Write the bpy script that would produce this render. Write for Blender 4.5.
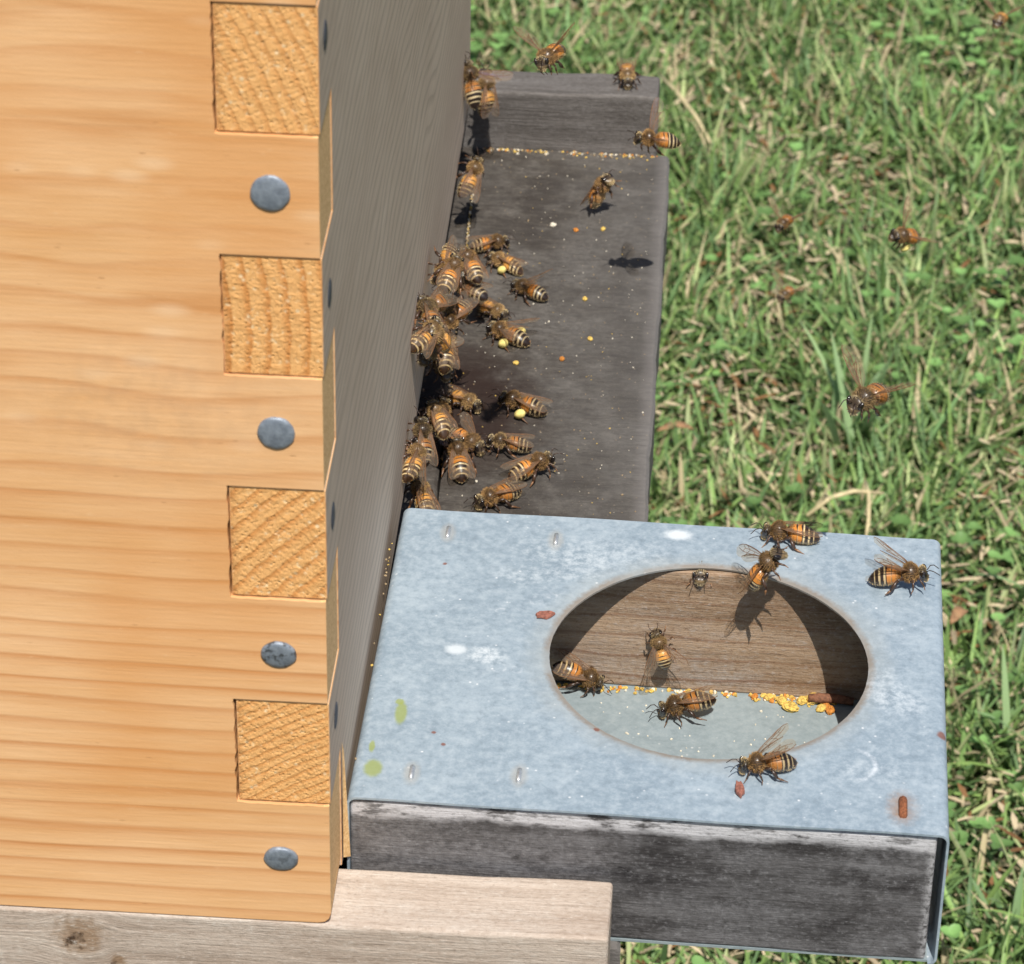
import bpy, bmesh, math, random
import numpy as np
from mathutils import Vector, Matrix
R = math.radians
MM = 0.001
for o in list(bpy.data.objects): bpy.data.objects.remove(o)
scene = bpy.context.scene
col = scene.collection

# ------------------------------------------------------------------ camera
CAM = Vector((67.92, -566.02, 489.86)) * MM
pitch, roll, yaw = R(-33.5443), R(1.0898), R(-3.2085)
fwd = Vector((math.cos(pitch)*math.sin(yaw), math.cos(pitch)*math.cos(yaw), math.sin(pitch)))
right = fwd.cross(Vector((0, 0, 1))).normalized(); upv = right.cross(fwd)
r2 = right*math.cos(roll) + upv*math.sin(roll); u2 = -right*math.sin(roll) + upv*math.cos(roll)
cd = bpy.data.cameras.new('camera'); cam = bpy.data.objects.new('camera', cd); col.objects.link(cam)
cam.matrix_world = Matrix(((r2.x, u2.x, -fwd.x, CAM.x), (r2.y, u2.y, -fwd.y, CAM.y), (r2.z, u2.z, -fwd.z, CAM.z), (0, 0, 0, 1)))
cd.sensor_fit = 'HORIZONTAL'; cd.sensor_width = 36; cd.lens = 3530.27/1024*36
cd.clip_start = 0.02; cd.clip_end = 500
cd.dof.use_dof = True; cd.dof.focus_distance = 0.83; cd.dof.aperture_fstop = 56
scene.camera = cam

# ------------------------------------------------------------------ light
w = bpy.data.worlds.new('World'); scene.world = w; w.use_nodes = True
nt = w.node_tree; sky = nt.nodes.new('ShaderNodeTexSky'); sky.sky_type = 'NISHITA'; sky.sun_disc = False
sky.sun_elevation = R(59.5); sky.sun_rotation = R(169)
nt.links.new(sky.outputs[0], nt.nodes['Background'].inputs[0]); nt.nodes['Background'].inputs[1].default_value = 0.08
sl = bpy.data.lights.new('sun', 'SUN'); sl.energy = 4.9; sl.angle = R(0.5); sl.color = (1, .955, .88)
sun = bpy.data.objects.new('sun', sl); col.objects.link(sun)
S = Vector((math.cos(R(59.5))*math.cos(R(281)), math.cos(R(59.5))*math.sin(R(281)), math.sin(R(59.5))))
sun.rotation_euler = S.to_track_quat('Z', 'Y').to_euler(); sun.location = S*3
scene.view_settings.view_transform = 'Standard'; scene.view_settings.look = 'None'
scene.view_settings.exposure = 0.13; scene.view_settings.gamma = 1
scene.render.resolution_x = 1024; scene.render.resolution_y = 964

# ------------------------------------------------------------------ node helper
class Mat:
    """small builder for node materials; coordinates are world millimetres"""
    def __init__(s, name, obj_space=False):
        s.m = bpy.data.materials.new(name); s.m.use_nodes = True; s.t = s.m.node_tree
        s.b = s.t.nodes['Principled BSDF']
        if obj_space:
            tc = s.t.nodes.new('ShaderNodeTexCoord').outputs['Object']
        else:
            tc = s.t.nodes.new('ShaderNodeNewGeometry').outputs['Position']
        s.P = s.vm('SCALE', tc, scale=1000.0)
    def n(s, ty): return s.t.nodes.new(ty)
    def put(s, sock, v):
        if isinstance(v, (int, float)):
            try: sock.default_value = v
            except TypeError: sock.default_value = (v, v, v)
        elif isinstance(v, (tuple, list)):
            v = tuple(v)
            if len(sock.default_value) == 4 and len(v) == 3: v = v + (1,)
            sock.default_value = v
        else: s.t.links.new(v, sock)
    def vm(s, op, a, b=None, scale=None):
        x = s.n('ShaderNodeVectorMath'); x.operation = op; s.put(x.inputs[0], a)
        if b is not None: s.put(x.inputs[1], b)
        if scale is not None: s.put(x.inputs['Scale'], scale)
        return x.outputs['Value'] if op in ('LENGTH', 'DISTANCE', 'DOT_PRODUCT') else x.outputs[0]
    def ma(s, op, a, b=0.0, c=0.0, clamp=False):
        x = s.n('ShaderNodeMath'); x.operation = op; x.use_clamp = clamp
        s.put(x.inputs[0], a); s.put(x.inputs[1], b); s.put(x.inputs[2], c); return x.outputs[0]
    def sep(s, v):
        x = s.n('ShaderNodeSeparateXYZ'); s.put(x.inputs[0], v); return x.outputs
    def comb(s, x_, y_, z_):
        x = s.n('ShaderNodeCombineXYZ'); s.put(x.inputs[0], x_); s.put(x.inputs[1], y_); s.put(x.inputs[2], z_); return x.outputs[0]
    def noise(s, scale=1, detail=4, rough=.5, vec=None, stretch=None, dist=0, off=(0, 0, 0), color=False):
        v = s.P if vec is None else vec
        if off != (0, 0, 0): v = s.vm('ADD', v, off)
        if stretch: v = s.vm('MULTIPLY', v, stretch)
        x = s.n('ShaderNodeTexNoise'); s.put(x.inputs['Vector'], v); x.inputs['Scale'].default_value = scale
        x.inputs['Detail'].default_value = detail; x.inputs['Roughness'].default_value = rough; x.inputs['Distortion'].default_value = dist
        return x.outputs['Color'] if color else x.outputs['Fac']
    def voro(s, scale=1, vec=None, feature='F1', stretch=None, off=(0, 0, 0), out='Distance'):
        v = s.P if vec is None else vec
        if off != (0, 0, 0): v = s.vm('ADD', v, off)
        if stretch: v = s.vm('MULTIPLY', v, stretch)
        x = s.n('ShaderNodeTexVoronoi'); x.feature = feature; s.put(x.inputs['Vector'], v); x.inputs['Scale'].default_value = scale
        return x.outputs[out]
    def mr(s, v, a, b, c=0.0, d=1.0, smooth=False):
        x = s.n('ShaderNodeMapRange'); s.put(x.inputs[0], v); s.put(x.inputs[1], a); s.put(x.inputs[2], b); s.put(x.inputs[3], c); s.put(x.inputs[4], d)
        if smooth: x.interpolation_type = 'SMOOTHSTEP'
        return x.outputs[0]
    def ramp(s, v, stops, interp='LINEAR'):
        x = s.n('ShaderNodeValToRGB'); s.put(x.inputs[0], v); x.color_ramp.interpolation = interp
        e = x.color_ramp.elements
        while len(e) < len(stops): e.new(.5)
        for k, (p, c) in enumerate(stops):
            e[k].position = p; e[k].color = (c, c, c, 1) if isinstance(c, (int, float)) else (*c, 1)
        return x.outputs[0]
    def mix(s, f, a, b, mode='MIX'):
        x = s.n('ShaderNodeMix'); x.data_type = 'RGBA'; x.blend_type = mode
        s.put(x.inputs[0], f); s.put(x.inputs[6], a); s.put(x.inputs[7], b); return x.outputs[2]
    def bump(s, h, strength=.5, dist=.1, normal=None):
        x = s.n('ShaderNodeBump'); s.put(x.inputs['Height'], h); x.inputs['Strength'].default_value = strength
        x.inputs['Distance'].default_value = dist*MM
        if normal is not None: s.put(x.inputs['Normal'], normal)
        s.t.links.new(x.outputs[0], s.b.inputs['Normal']); return x.outputs[0]
    def fin(s, color, rough=.6, **kw):
        s.put(s.b.inputs['Base Color'], color); s.put(s.b.inputs['Roughness'], rough)
        for k, v in kw.items(): s.put(s.b.inputs[k.replace('_', ' ')], v)
        return s.m
    def spot(s, cx, cy, cz, r, soft=.35, wob=None, sx=1, sy=1):
        d = s.vm('SUBTRACT', s.P, (cx, cy, cz)); d = s.vm('MULTIPLY', d, (1/sx, 1/sy, 1))
        l = s.vm('LENGTH', d)
        if wob is not None: l = s.ma('ADD', l, wob)
        return s.mr(l, r*(1-soft), r*(1+soft), 1, 0, True)

# ------------------------------------------------------------------ object helpers
def tag(o, label=None, cat=None, group=None, kind=None):
    if label: o['label'] = label
    if cat: o['category'] = cat
    if group: o['group'] = group
    if kind: o['kind'] = kind
    return o
def thing(name, loc, label, cat, group=None, rotz=0):
    o = bpy.data.objects.new(name, None); o.empty_display_size = .01; col.objects.link(o)
    o.location = Vector(loc)*MM; o.rotation_euler = (0, 0, rotz); return tag(o, label, cat, group)
def mesh_obj(name, verts, faces, mats, parent=None, fmat=None, smooth=False, base=(0, 0, 0)):
    """verts in mm; base (mm) is subtracted, so the part sits right under its thing"""
    me = bpy.data.meshes.new(name); b = Vector(base)
    me.from_pydata([tuple((Vector(v)-b)*MM) for v in verts], [], faces)
    for m in (mats if isinstance(mats, (list, tuple)) else [mats]): me.materials.append(m)
    if fmat: me.polygons.foreach_set('material_index', fmat)
    if smooth: me.polygons.foreach_set('use_smooth', [True]*len(faces))
    me.update(); o = bpy.data.objects.new(name, me); col.objects.link(o)
    if parent is not None: o.parent = parent
    return o
def bevel(o, w=.5, seg=2, ang=35):
    b = o.modifiers.new('bevel', 'BEVEL'); b.width = w*MM; b.segments = seg; b.limit_method = 'ANGLE'; b.angle_limit = R(ang); return o
class G:
    """collects shapes (mm) for ONE mesh"""
    def __init__(s): s.v = []; s.f = []; s.m = []
    def add(s, v, f, m=0):
        n = len(s.v); s.v += [tuple(a) for a in v]; s.f += [tuple(i+n for i in q) for q in f]
        s.m += [m]*len(f) if isinstance(m, int) else list(m)
    def box(s, x0, x1, y0, y1, z0, z1, m=0):
        v = [(x, y, z) for x in (x0, x1) for y in (y0, y1) for z in (z0, z1)]
        s.add(v, [(0, 1, 3, 2), (4, 6, 7, 5), (0, 4, 5, 1), (2, 3, 7, 6), (0, 2, 6, 4), (1, 5, 7, 3)], m)
    def tube(s, pts, rad, n=6, m=0, cap=True):
        pts = [Vector(p) for p in pts]; rings = []; pr = None
        if isinstance(rad, (int, float)): rad = [rad]*len(pts)
        V = []
        for i, p in enumerate(pts):
            t = (pts[min(i+1, len(pts)-1)]-pts[max(i-1, 0)]).normalized()
            a = t.orthogonal().normalized() if pr is None else (pr-t*pr.dot(t)).normalized()
            pr = a; b = t.cross(a)
            V += [p+(a*math.cos(2*math.pi*k/n)+b*math.sin(2*math.pi*k/n))*rad[i] for k in range(n)]
        F = [(i*n+k, i*n+(k+1) % n, (i+1)*n+(k+1) % n, (i+1)*n+k) for i in range(len(pts)-1) for k in range(n)]
        if cap: F += [tuple(range(n))[::-1], tuple((len(pts)-1)*n+k for k in range(n))]
        s.add(V, F, m)
    def ell(s, c, r, M=None, nu=12, nv=8, m=0, jit=0, rng=None):
        V = []; c = Vector(c)
        for j in range(nv+1):
            th = math.pi*j/nv
            for k in range(nu):
                ph = 2*math.pi*k/nu
                q = Vector((math.sin(th)*math.cos(ph)*r[0], math.sin(th)*math.sin(ph)*r[1], math.cos(th)*r[2]))
                if jit and 0 < j < nv: q *= 1+rng.uniform(-jit, jit)
                V.append(c+(M @ q if M is not None else q))
        s.add(V, [(j*nu+k, (j+1)*nu+k, (j+1)*nu+(k+1) % nu, j*nu+(k+1) % nu) for j in range(nv) for k in range(nu)], m)
    def obj(s, name, mats, parent=None, smooth=False, base=(0, 0, 0)):
        return mesh_obj(name, s.v, s.f, mats, parent, s.m, smooth, base)
def prism_xz(poly, y0, y1, mcap=0, side_m=None):
    """polygon in (x,z) extruded along y"""
    n = len(poly); v = [(x, y0, z) for x, z in poly]+[(x, y1, z) for x, z in poly]
    f = [tuple(range(n)), tuple(range(n, 2*n))[::-1]]+[(i, i+n, (i+1) % n+n, (i+1) % n) for i in range(n)]
    return v, f

# ================================================================== MATERIALS: SETTING
def pine_face():
    s = Mat('pine_face')
    x, y, z = s.sep(s.P)
    warp = s.noise(.012, 3, .5, stretch=(.55, 1, 1), off=(300, 0, 0))
    warp2 = s.noise(.05, 2, .5, stretch=(.12, 1, 1))
    # growth rings run along x; wide and wavy towards the top, tight and straight below
    amp = s.mr(z, 60, 200, 3.0, 62.0)
    zz = s.ma('ADD', z, s.ma('MULTIPLY', s.ma('SUBTRACT', warp, .5), amp))
    zz = s.ma('ADD', zz, s.ma('MULTIPLY', s.ma('SUBTRACT', warp2, .5), s.mr(z, 0, 200, 4.5, 10)))
    zz = s.ma('ADD', zz, s.ma('MULTIPLY', x, s.mr(z, 60, 200, .01, -.05)))
    per = s.mr(zz, 60, 170, 5.2, 9.0)
    zz = s.ma('ADD', zz, s.ma('MULTIPLY', s.noise(.11, 1, .5, vec=s.comb(0, 0, z)), 5.5))
    ringc = s.ma('ADD', s.ma('DIVIDE', zz, 5.3), s.ma('MULTIPLY', s.ma('POWER', s.ma('MAXIMUM', s.ma('SUBTRACT', zz, 90), 0), 1.5), -.0058))
    fr = s.ma('FRACT', ringc)
    late = s.ramp(fr, [(0, .0), (.4, .04), (.68, .3), (.84, .8), (.9, 1), (.96, .5), (1, 0)])
    amt = s.mr(s.noise(.02, 2, .5, stretch=(.3, 1, 3), off=(9, 4, 77)), .3, .7, .35, 1.0)
    late = s.ma('MULTIPLY', s.ma('MULTIPLY', late, amt), s.mr(z, 90, 150, 1, .5))
    fib = s.noise(1.6, 5, .6, stretch=(.035, 1, 1))
    fine = s.noise(.5, 5, .6, stretch=(.06, 1, 1), off=(50, 0, 3))
    blot = s.noise(.018, 4, .55, stretch=(.6, 1, 1.2), off=(11, 0, 31))
    base = s.mix(s.mr(blot, .3, .7), (.70, .375, .15), (.84, .515, .27))
    c = s.mix(s.ma('MULTIPLY', late, .92), base, (.50, .17, .035))
    c = s.mix(s.mr(fine, .35, .75, 0, .28), c, (.90, .62, .37))
    c = s.mix(s.mr(fib, .4, .8, 0, .25), c, (.5, .24, .085))
    # broad darker streaks high on the board
    st = s.noise(.06, 3, .6, stretch=(.18, 1, 1.3), off=(120, 0, 8))
    c = s.mix(s.ma('MULTIPLY', s.mr(st, .52, .68, 0, .75, True), s.mr(z, 80, 150, 0, 1)), c, (.58, .26, .09))
    wm = s.noise(.011, 3, .5, off=(70, 0, 20)); c = s.mix(s.mr(wm, .48, .62, 0, .45, True), c, (.66, .29, .085))
    pale = s.voro(.12, stretch=(.45, 1, 1.1), off=(4, 0, 4))
    c = s.mix(s.ma('MULTIPLY', s.mr(pale, .05, .3, .35, 0, True), s.mr(z, 90, 150, 0, 1)), c, (.92, .68, .44))
    fk = s.voro(.55, stretch=(.22, 1, 1), off=(8, 0, 2)); c = s.mix(s.ma('MULTIPLY', s.mr(fk, .04, .11, .6, 0), s.mr(s.noise(.08, 3, off=(0, 0, 60)), .5, .62)), c, (.30, .13, .05))
    smud = s.ma('MULTIPLY', s.spot(-33, 0, 126, 13, .9, sx=1.7), s.mr(s.noise(.25, 4), .4, .65))
    c = s.mix(s.ma('MULTIPLY', smud, .16), c, (.25, .18, .13))
    sp_ = s.noise(.9, 5, .75, stretch=(.25, 1, 1), off=(61, 0, 0)); c = s.mix(s.mr(sp_, .6, .78, 0, .4), c, (.84, .60, .36)); c = s.mix(s.mr(sp_, .4, .25, 0, .3), c, (.46, .22, .08))
    s.bump(s.ma('ADD', s.ma('MULTIPLY', late, -.4), s.ma('ADD', fib, sp_)), .4, .15)
    return s.fin(c, s.mr(fib, 0, 1, .5, .66), Specular_IOR_Level=.3)
def endgrain(name, ang, freq, curve=0, cont=1.0, seed=0, ref=(0, 0)):
    """sawn end of a board: growth rings cut across, rough and splintered; ang in the x-z plane"""
    s = Mat(name); x, y, z = s.sep(s.P)
    w_ = s.noise(.25, 3, .6, off=(seed*17, 0, seed*5))
    ca, sa = math.cos(ang), math.sin(ang)
    along = s.ma('ADD', s.ma('MULTIPLY', x, -sa), s.ma('MULTIPLY', z, ca))
    a = s.ma('ADD', s.ma('MULTIPLY', x, ca), s.ma('MULTIPLY', z, sa))
    dl = s.ma('SUBTRACT', along, -sa*ref[0]+ca*ref[1])
    a = s.ma('ADD', a, s.ma('MULTIPLY', s.ma('MULTIPLY', dl, dl), curve))
    a = s.ma('ADD', a, s.ma('MULTIPLY', w_, 1.5))
    fr = s.ma('FRACT', s.ma('MULTIPLY', a, freq))
    late = s.ramp(fr, [(0, 0), (.5, .05), (.78, .8), (.9, 1), (1, 0)])
    tear = s.noise(.75, 6, .7, off=(seed*31, 3, seed))
    pit = s.voro(.9, off=(seed*7, 0, 2))
    c = s.mix(s.ma('MULTIPLY', late, .85*cont), (.92, .50, .19), (.64, .235, .055))
    c = s.mix(s.mr(tear, .5, .72, 0, .5), c, (.58, .25, .065))
    c = s.mix(s.mr(tear, .41, .30, 0, .9), c, (1.0, .78, .47)); ch_ = s.voro(.55, off=(seed*9, 1, 4)); c = s.mix(s.ma('MULTIPLY', s.mr(ch_, .12, .3, .75, 0), s.mr(s.noise(.35, 2, off=(seed*2, 3, 9)), .5, .6)), c, (1.0, .80, .50))
    c = s.mix(s.ma('MULTIPLY', s.mr(pit, .0, .22, .85, 0), s.mr(s.noise(.22, 2, off=(seed*3, 8, 1)), .5, .62)), c, (.17, .065, .02))
    # dark, chewed left edge of the finger
    edge = s.ma('MULTIPLY', s.mr(s.ma('ADD', x, s.ma('MULTIPLY', tear, 3.0)), -17.6, -15.5, 1, 0), s.mr(tear, .38, .6))
    c = s.mix(s.ma('MULTIPLY', edge, .7), c, (.26, .10, .03))
    sw = s.ma('SINE', s.ma('MULTIPLY', s.ma('ADD', along, s.ma('MULTIPLY', w_, 2)), 5.5)); c = s.mix(s.mr(sw, .3, 1, 0, .07), c, (.55, .22, .06))
    h = s.ma('ADD', s.ma('ADD', s.ma('MULTIPLY', tear, 1.7), s.ma('MULTIPLY', sw, .04)), s.ma('MULTIPLY', late, -.2))
    h = s.ma('ADD', h, s.mr(pit, 0, .3, -.6, 0))
    s.bump(h, .9, .5)
    return s.fin(c, .75, Specular_IOR_Level=.2)
def sawdust_end():
    s = Mat('sawn_finger_end'); t = s.noise(1.3, 6, .75)
    c = s.mix(s.mr(t, .35, .65), (.62, .34, .12), (1.0, .66, .32)); s.bump(t, .15, .1); return s.fin(c, .85)
def front_face():
    s = Mat('weathered_grey_front'); x, y, z = s.sep(s.P)
    wz = s.ma('ADD', z, s.ma('MULTIPLY', s.noise(.012, 3, .5, stretch=(1, .35, 1)), 60))
    fr = s.ma('FRACT', s.ma('DIVIDE', wz, 4.2))
    late = s.ramp(fr, [(0, .2), (.5, .0), (.8, .8), (.92, 1), (1, .2)])
    fib = s.noise(1.8, 5, .6, stretch=(1, .03, 1)); bl = s.noise(.02, 4, .6, stretch=(1, .4, 1))
    c = s.mix(s.mr(bl, .3, .7), (.53, .40, .30), (.67, .53, .41))
    c = s.mix(s.ma('MULTIPLY', late, .55), c, (.33, .245, .185)); c = s.mix(s.mr(fib, .45, .75, 0, .45), c, (.76, .63, .51)); c = s.mix(s.mr(fib, .45, .25, 0, .5), c, (.33, .25, .19))
    sp = s.voro(.16, off=(3, 3, 3)); c = s.mix(s.mr(sp, .02, .05, .8, 0), c, (.75, .73, .70))
    s.bump(s.ma('ADD', s.ma('MULTIPLY', late, -.6), fib), .22, .12); return s.fin(c, .72, Specular_IOR_Level=.25)
def weathered(name, c0, c1, cd_, cl, axis=0, per=6, seed=0, rough=.8, mott=1.0, spec=.25, knots=(), bs=.6, fine=0.5, blotch=False, rings=False):
    """grey weathered board, grain along axis"""
    s = Mat(name)
    st = [1, 1, 1]; st[axis] = .05; st = tuple(st); st2 = [1, 1, 1]; st2[axis] = .3; st2 = tuple(st2)
    v = s.P
    for (kx, ky, kz, kr) in knots:    # rings bend round a knot
        d = s.vm('SUBTRACT', s.P, (kx, ky, kz)); l = s.vm('LENGTH', d)
        push = s.mr(l, 0, kr*3.2, .75, 0, True)
        v = s.vm('SUBTRACT', v, s.vm('SCALE', s.vm('MULTIPLY', d, (0 if axis == 0 else 1, 0, 1)), scale=push))
    o = (seed*37.0, seed*11.0, seed*5.0)
    g = s.noise(1/per*2.2, 5, .62, vec=v, stretch=st, off=o)
    fib = s.noise(2.2, 4, .65, vec=v, stretch=st, off=o)
    m = s.noise(.05, 5, .65, stretch=st2, off=o); m2 = s.noise(.55, 5, .7, off=o)
    c = s.mix(s.mr(g, .32, .68), c0, c1)
    c = s.mix(s.mr(fib, .52, .8, 0, .75*fine*2), c, cd_)
    c = s.mix(s.ma('MULTIPLY', s.mr(m, .48, .72, 0, .7*mott), s.mr(m2, .3, .6)), c, cl)
    c = s.mix(s.mr(m, .45, .25, 0, .6*mott), c, cd_)
    c = s.mix(s.mr(m2, .62, .8, 0, .5), c, cl)
    if rings:
        zz = s.ma('ADD', s.sep(s.P)[2], s.ma('MULTIPLY', s.noise(.06, 3, .6, stretch=(.35, 1, 1)), 7)); q = s.ma('FRACT', s.ma('DIVIDE', zz, 5.6)); c = s.mix(s.ma('MULTIPLY', s.ramp(q, [(0, .7), (.05, 0), (.8, 0), (.95, .9), (1, .7)]), s.mr(m, .3, .7, .2, .75)), c, (.16, .06, .02))
        c = s.mix(s.ma('MULTIPLY', s.mr(s.noise(.05, 3, off=(9, 9, 9), stretch=(.3, 1, 1)), .5, .65, 0, .6), s.mr(m2, .3, .55)), c, (.17, .155, .15))
    if blotch:
        b1 = s.noise(.085, 6, .72, stretch=(.45, 1, 1), off=(7, 1, 3)); b2 = s.noise(.7, 5, .75, off=(2, 4, 1)); zc = s.sep(s.P)
        c = s.mix(s.ma('MULTIPLY', s.mr(b1, .47, .62), s.mr(b2, .3, .65)), c, (.18, .175, .18)); c = s.mix(s.ma('MULTIPLY', s.mr(b1, .5, .36), s.mr(b2, .25, .5)), c, (.028, .025, .026))
        c = s.mix(s.ma('MULTIPLY', s.mr(zc[0], 60, -10, 0, .55), s.mr(b2, .3, .6)), c, (.27, .26, .26))
        strip_ = s.ma('MULTIPLY', s.mr(s.ma('ADD', zc[2], s.ma('MULTIPLY', b1, 6)), 13.5, 15.5), s.mr(s.noise(.35, 4, .7, stretch=(.3, 1, 1)), .38, .5)); c = s.mix(s.ma('MULTIPLY', strip_, .9), c, (.62, .61, .63))
        rt = s.ma('MULTIPLY', s.mr(zc[0], 124.5, 127), s.mr(b2, .4, .55)); c = s.mix(rt, c, (.5, .49, .5))
    for (kx, ky, kz, kr) in knots:
        wob = s.ma('MULTIPLY', s.ma('SUBTRACT', s.noise(.5, 4), .5), kr*1.6)
        k = s.spot(kx, ky, kz, kr, .5, wob); k2 = s.spot(kx-1, ky, kz-1, kr*.42, .3, wob)
        c = s.mix(s.ma('MULTIPLY', k, .7), c, (.24, .135, .06)); c = s.mix(s.ma('MULTIPLY', k2, s.mr(m2, .35, .6)), c, (.05, .025, .012))
    gt = s.noise(1.15, 4, .8, stretch=tuple(.6 if k == axis else 1 for k in range(3)), off=(o[0]+9, 4, 2))
    c = s.mix(s.mr(gt, .54, .72, 0, .6), c, cl); c = s.mix(s.mr(gt, .46, .28, 0, .65), c, cd_)
    s.bump(s.ma('ADD', s.ma('ADD', g, s.ma('MULTIPLY', fib, .8)), s.ma('MULTIPLY', gt, .8)), bs, .35)
    return s.fin(c, rough, Specular_IOR_Level=spec)
def landing_mat():
    s = Mat('dark_landing_board')
    g = s.noise(.35, 5, .62, stretch=(.25, 1, 1)); fib = s.noise(1.3, 5, .75, stretch=(.22, 1, 1), off=(5, 5, 0))
    m = s.noise(.035, 5, .6, off=(40, 10, 0)); m2 = s.noise(.12, 5, .65, off=(7, 70, 0)); gr = s.noise(1.8, 4, .7)
    x, y, z = s.sep(s.P)
    c = s.mix(s.mr(g, .3, .7), (.043, .037, .031), (.094, .082, .069))
    c = s.mix(s.mr(m, .42, .66, 0, .75), c, (.145, .134, .122))
    c = s.mix(s.mr(m, .46, .28, 0, .8), c, (.043, .037, .033))
    c = s.mix(s.mr(m2, .52, .72, 0, .6), c, (.175, .157, .137))
    c = s.mix(s.mr(fib, .5, .7, 0, .75), c, (.036, .028, .022)); c = s.mix(s.mr(fib, .42, .25, 0, .4), c, (.19, .16, .135))
    c = s.mix(s.mr(gr, .56, .74, 0, .55), c, (.24, .20, .17)); c = s.mix(s.mr(s.noise(.5, 5, .7, off=(9, 2, 0)), .55, .42, 0, .45), c, (.05, .042, .038))
    edge = s.mr(s.ma('ADD', x, s.ma('MULTIPLY', g, 2)), 57, 61, 0, .55); c = s.mix(edge, c, (.26, .24, .23))
    wear = s.mr(s.ma('ADD', x, s.ma('MULTIPLY', m2, 60)), 50, 95, 0, .45); c = s.mix(wear, c, (.14, .133, .127))
    cluster_shade = s.ma('MULTIPLY', s.spot(8, 236, -19.6, 15, .5, sx=1.3, sy=1.9, wob=s.ma('MULTIPLY', s.ma('SUBTRACT', m2, .5), 14)), .85); c = s.mix(cluster_shade, c, (.022, .010, .007))  # deep shade beneath the bee cluster, painted into the board colour
    sp = s.voro(.42, off=(2, 1, 0)); c = s.mix(s.ma('MULTIPLY', s.mr(sp, .06, .12, .7, 0), s.mr(s.noise(.1, 3), .45, .6)), c, (.42, .34, .24))
    s.bump(s.ma('ADD', g, fib), .8, .45); return s.fin(c, .7, Specular_IOR_Level=.22)
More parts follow.
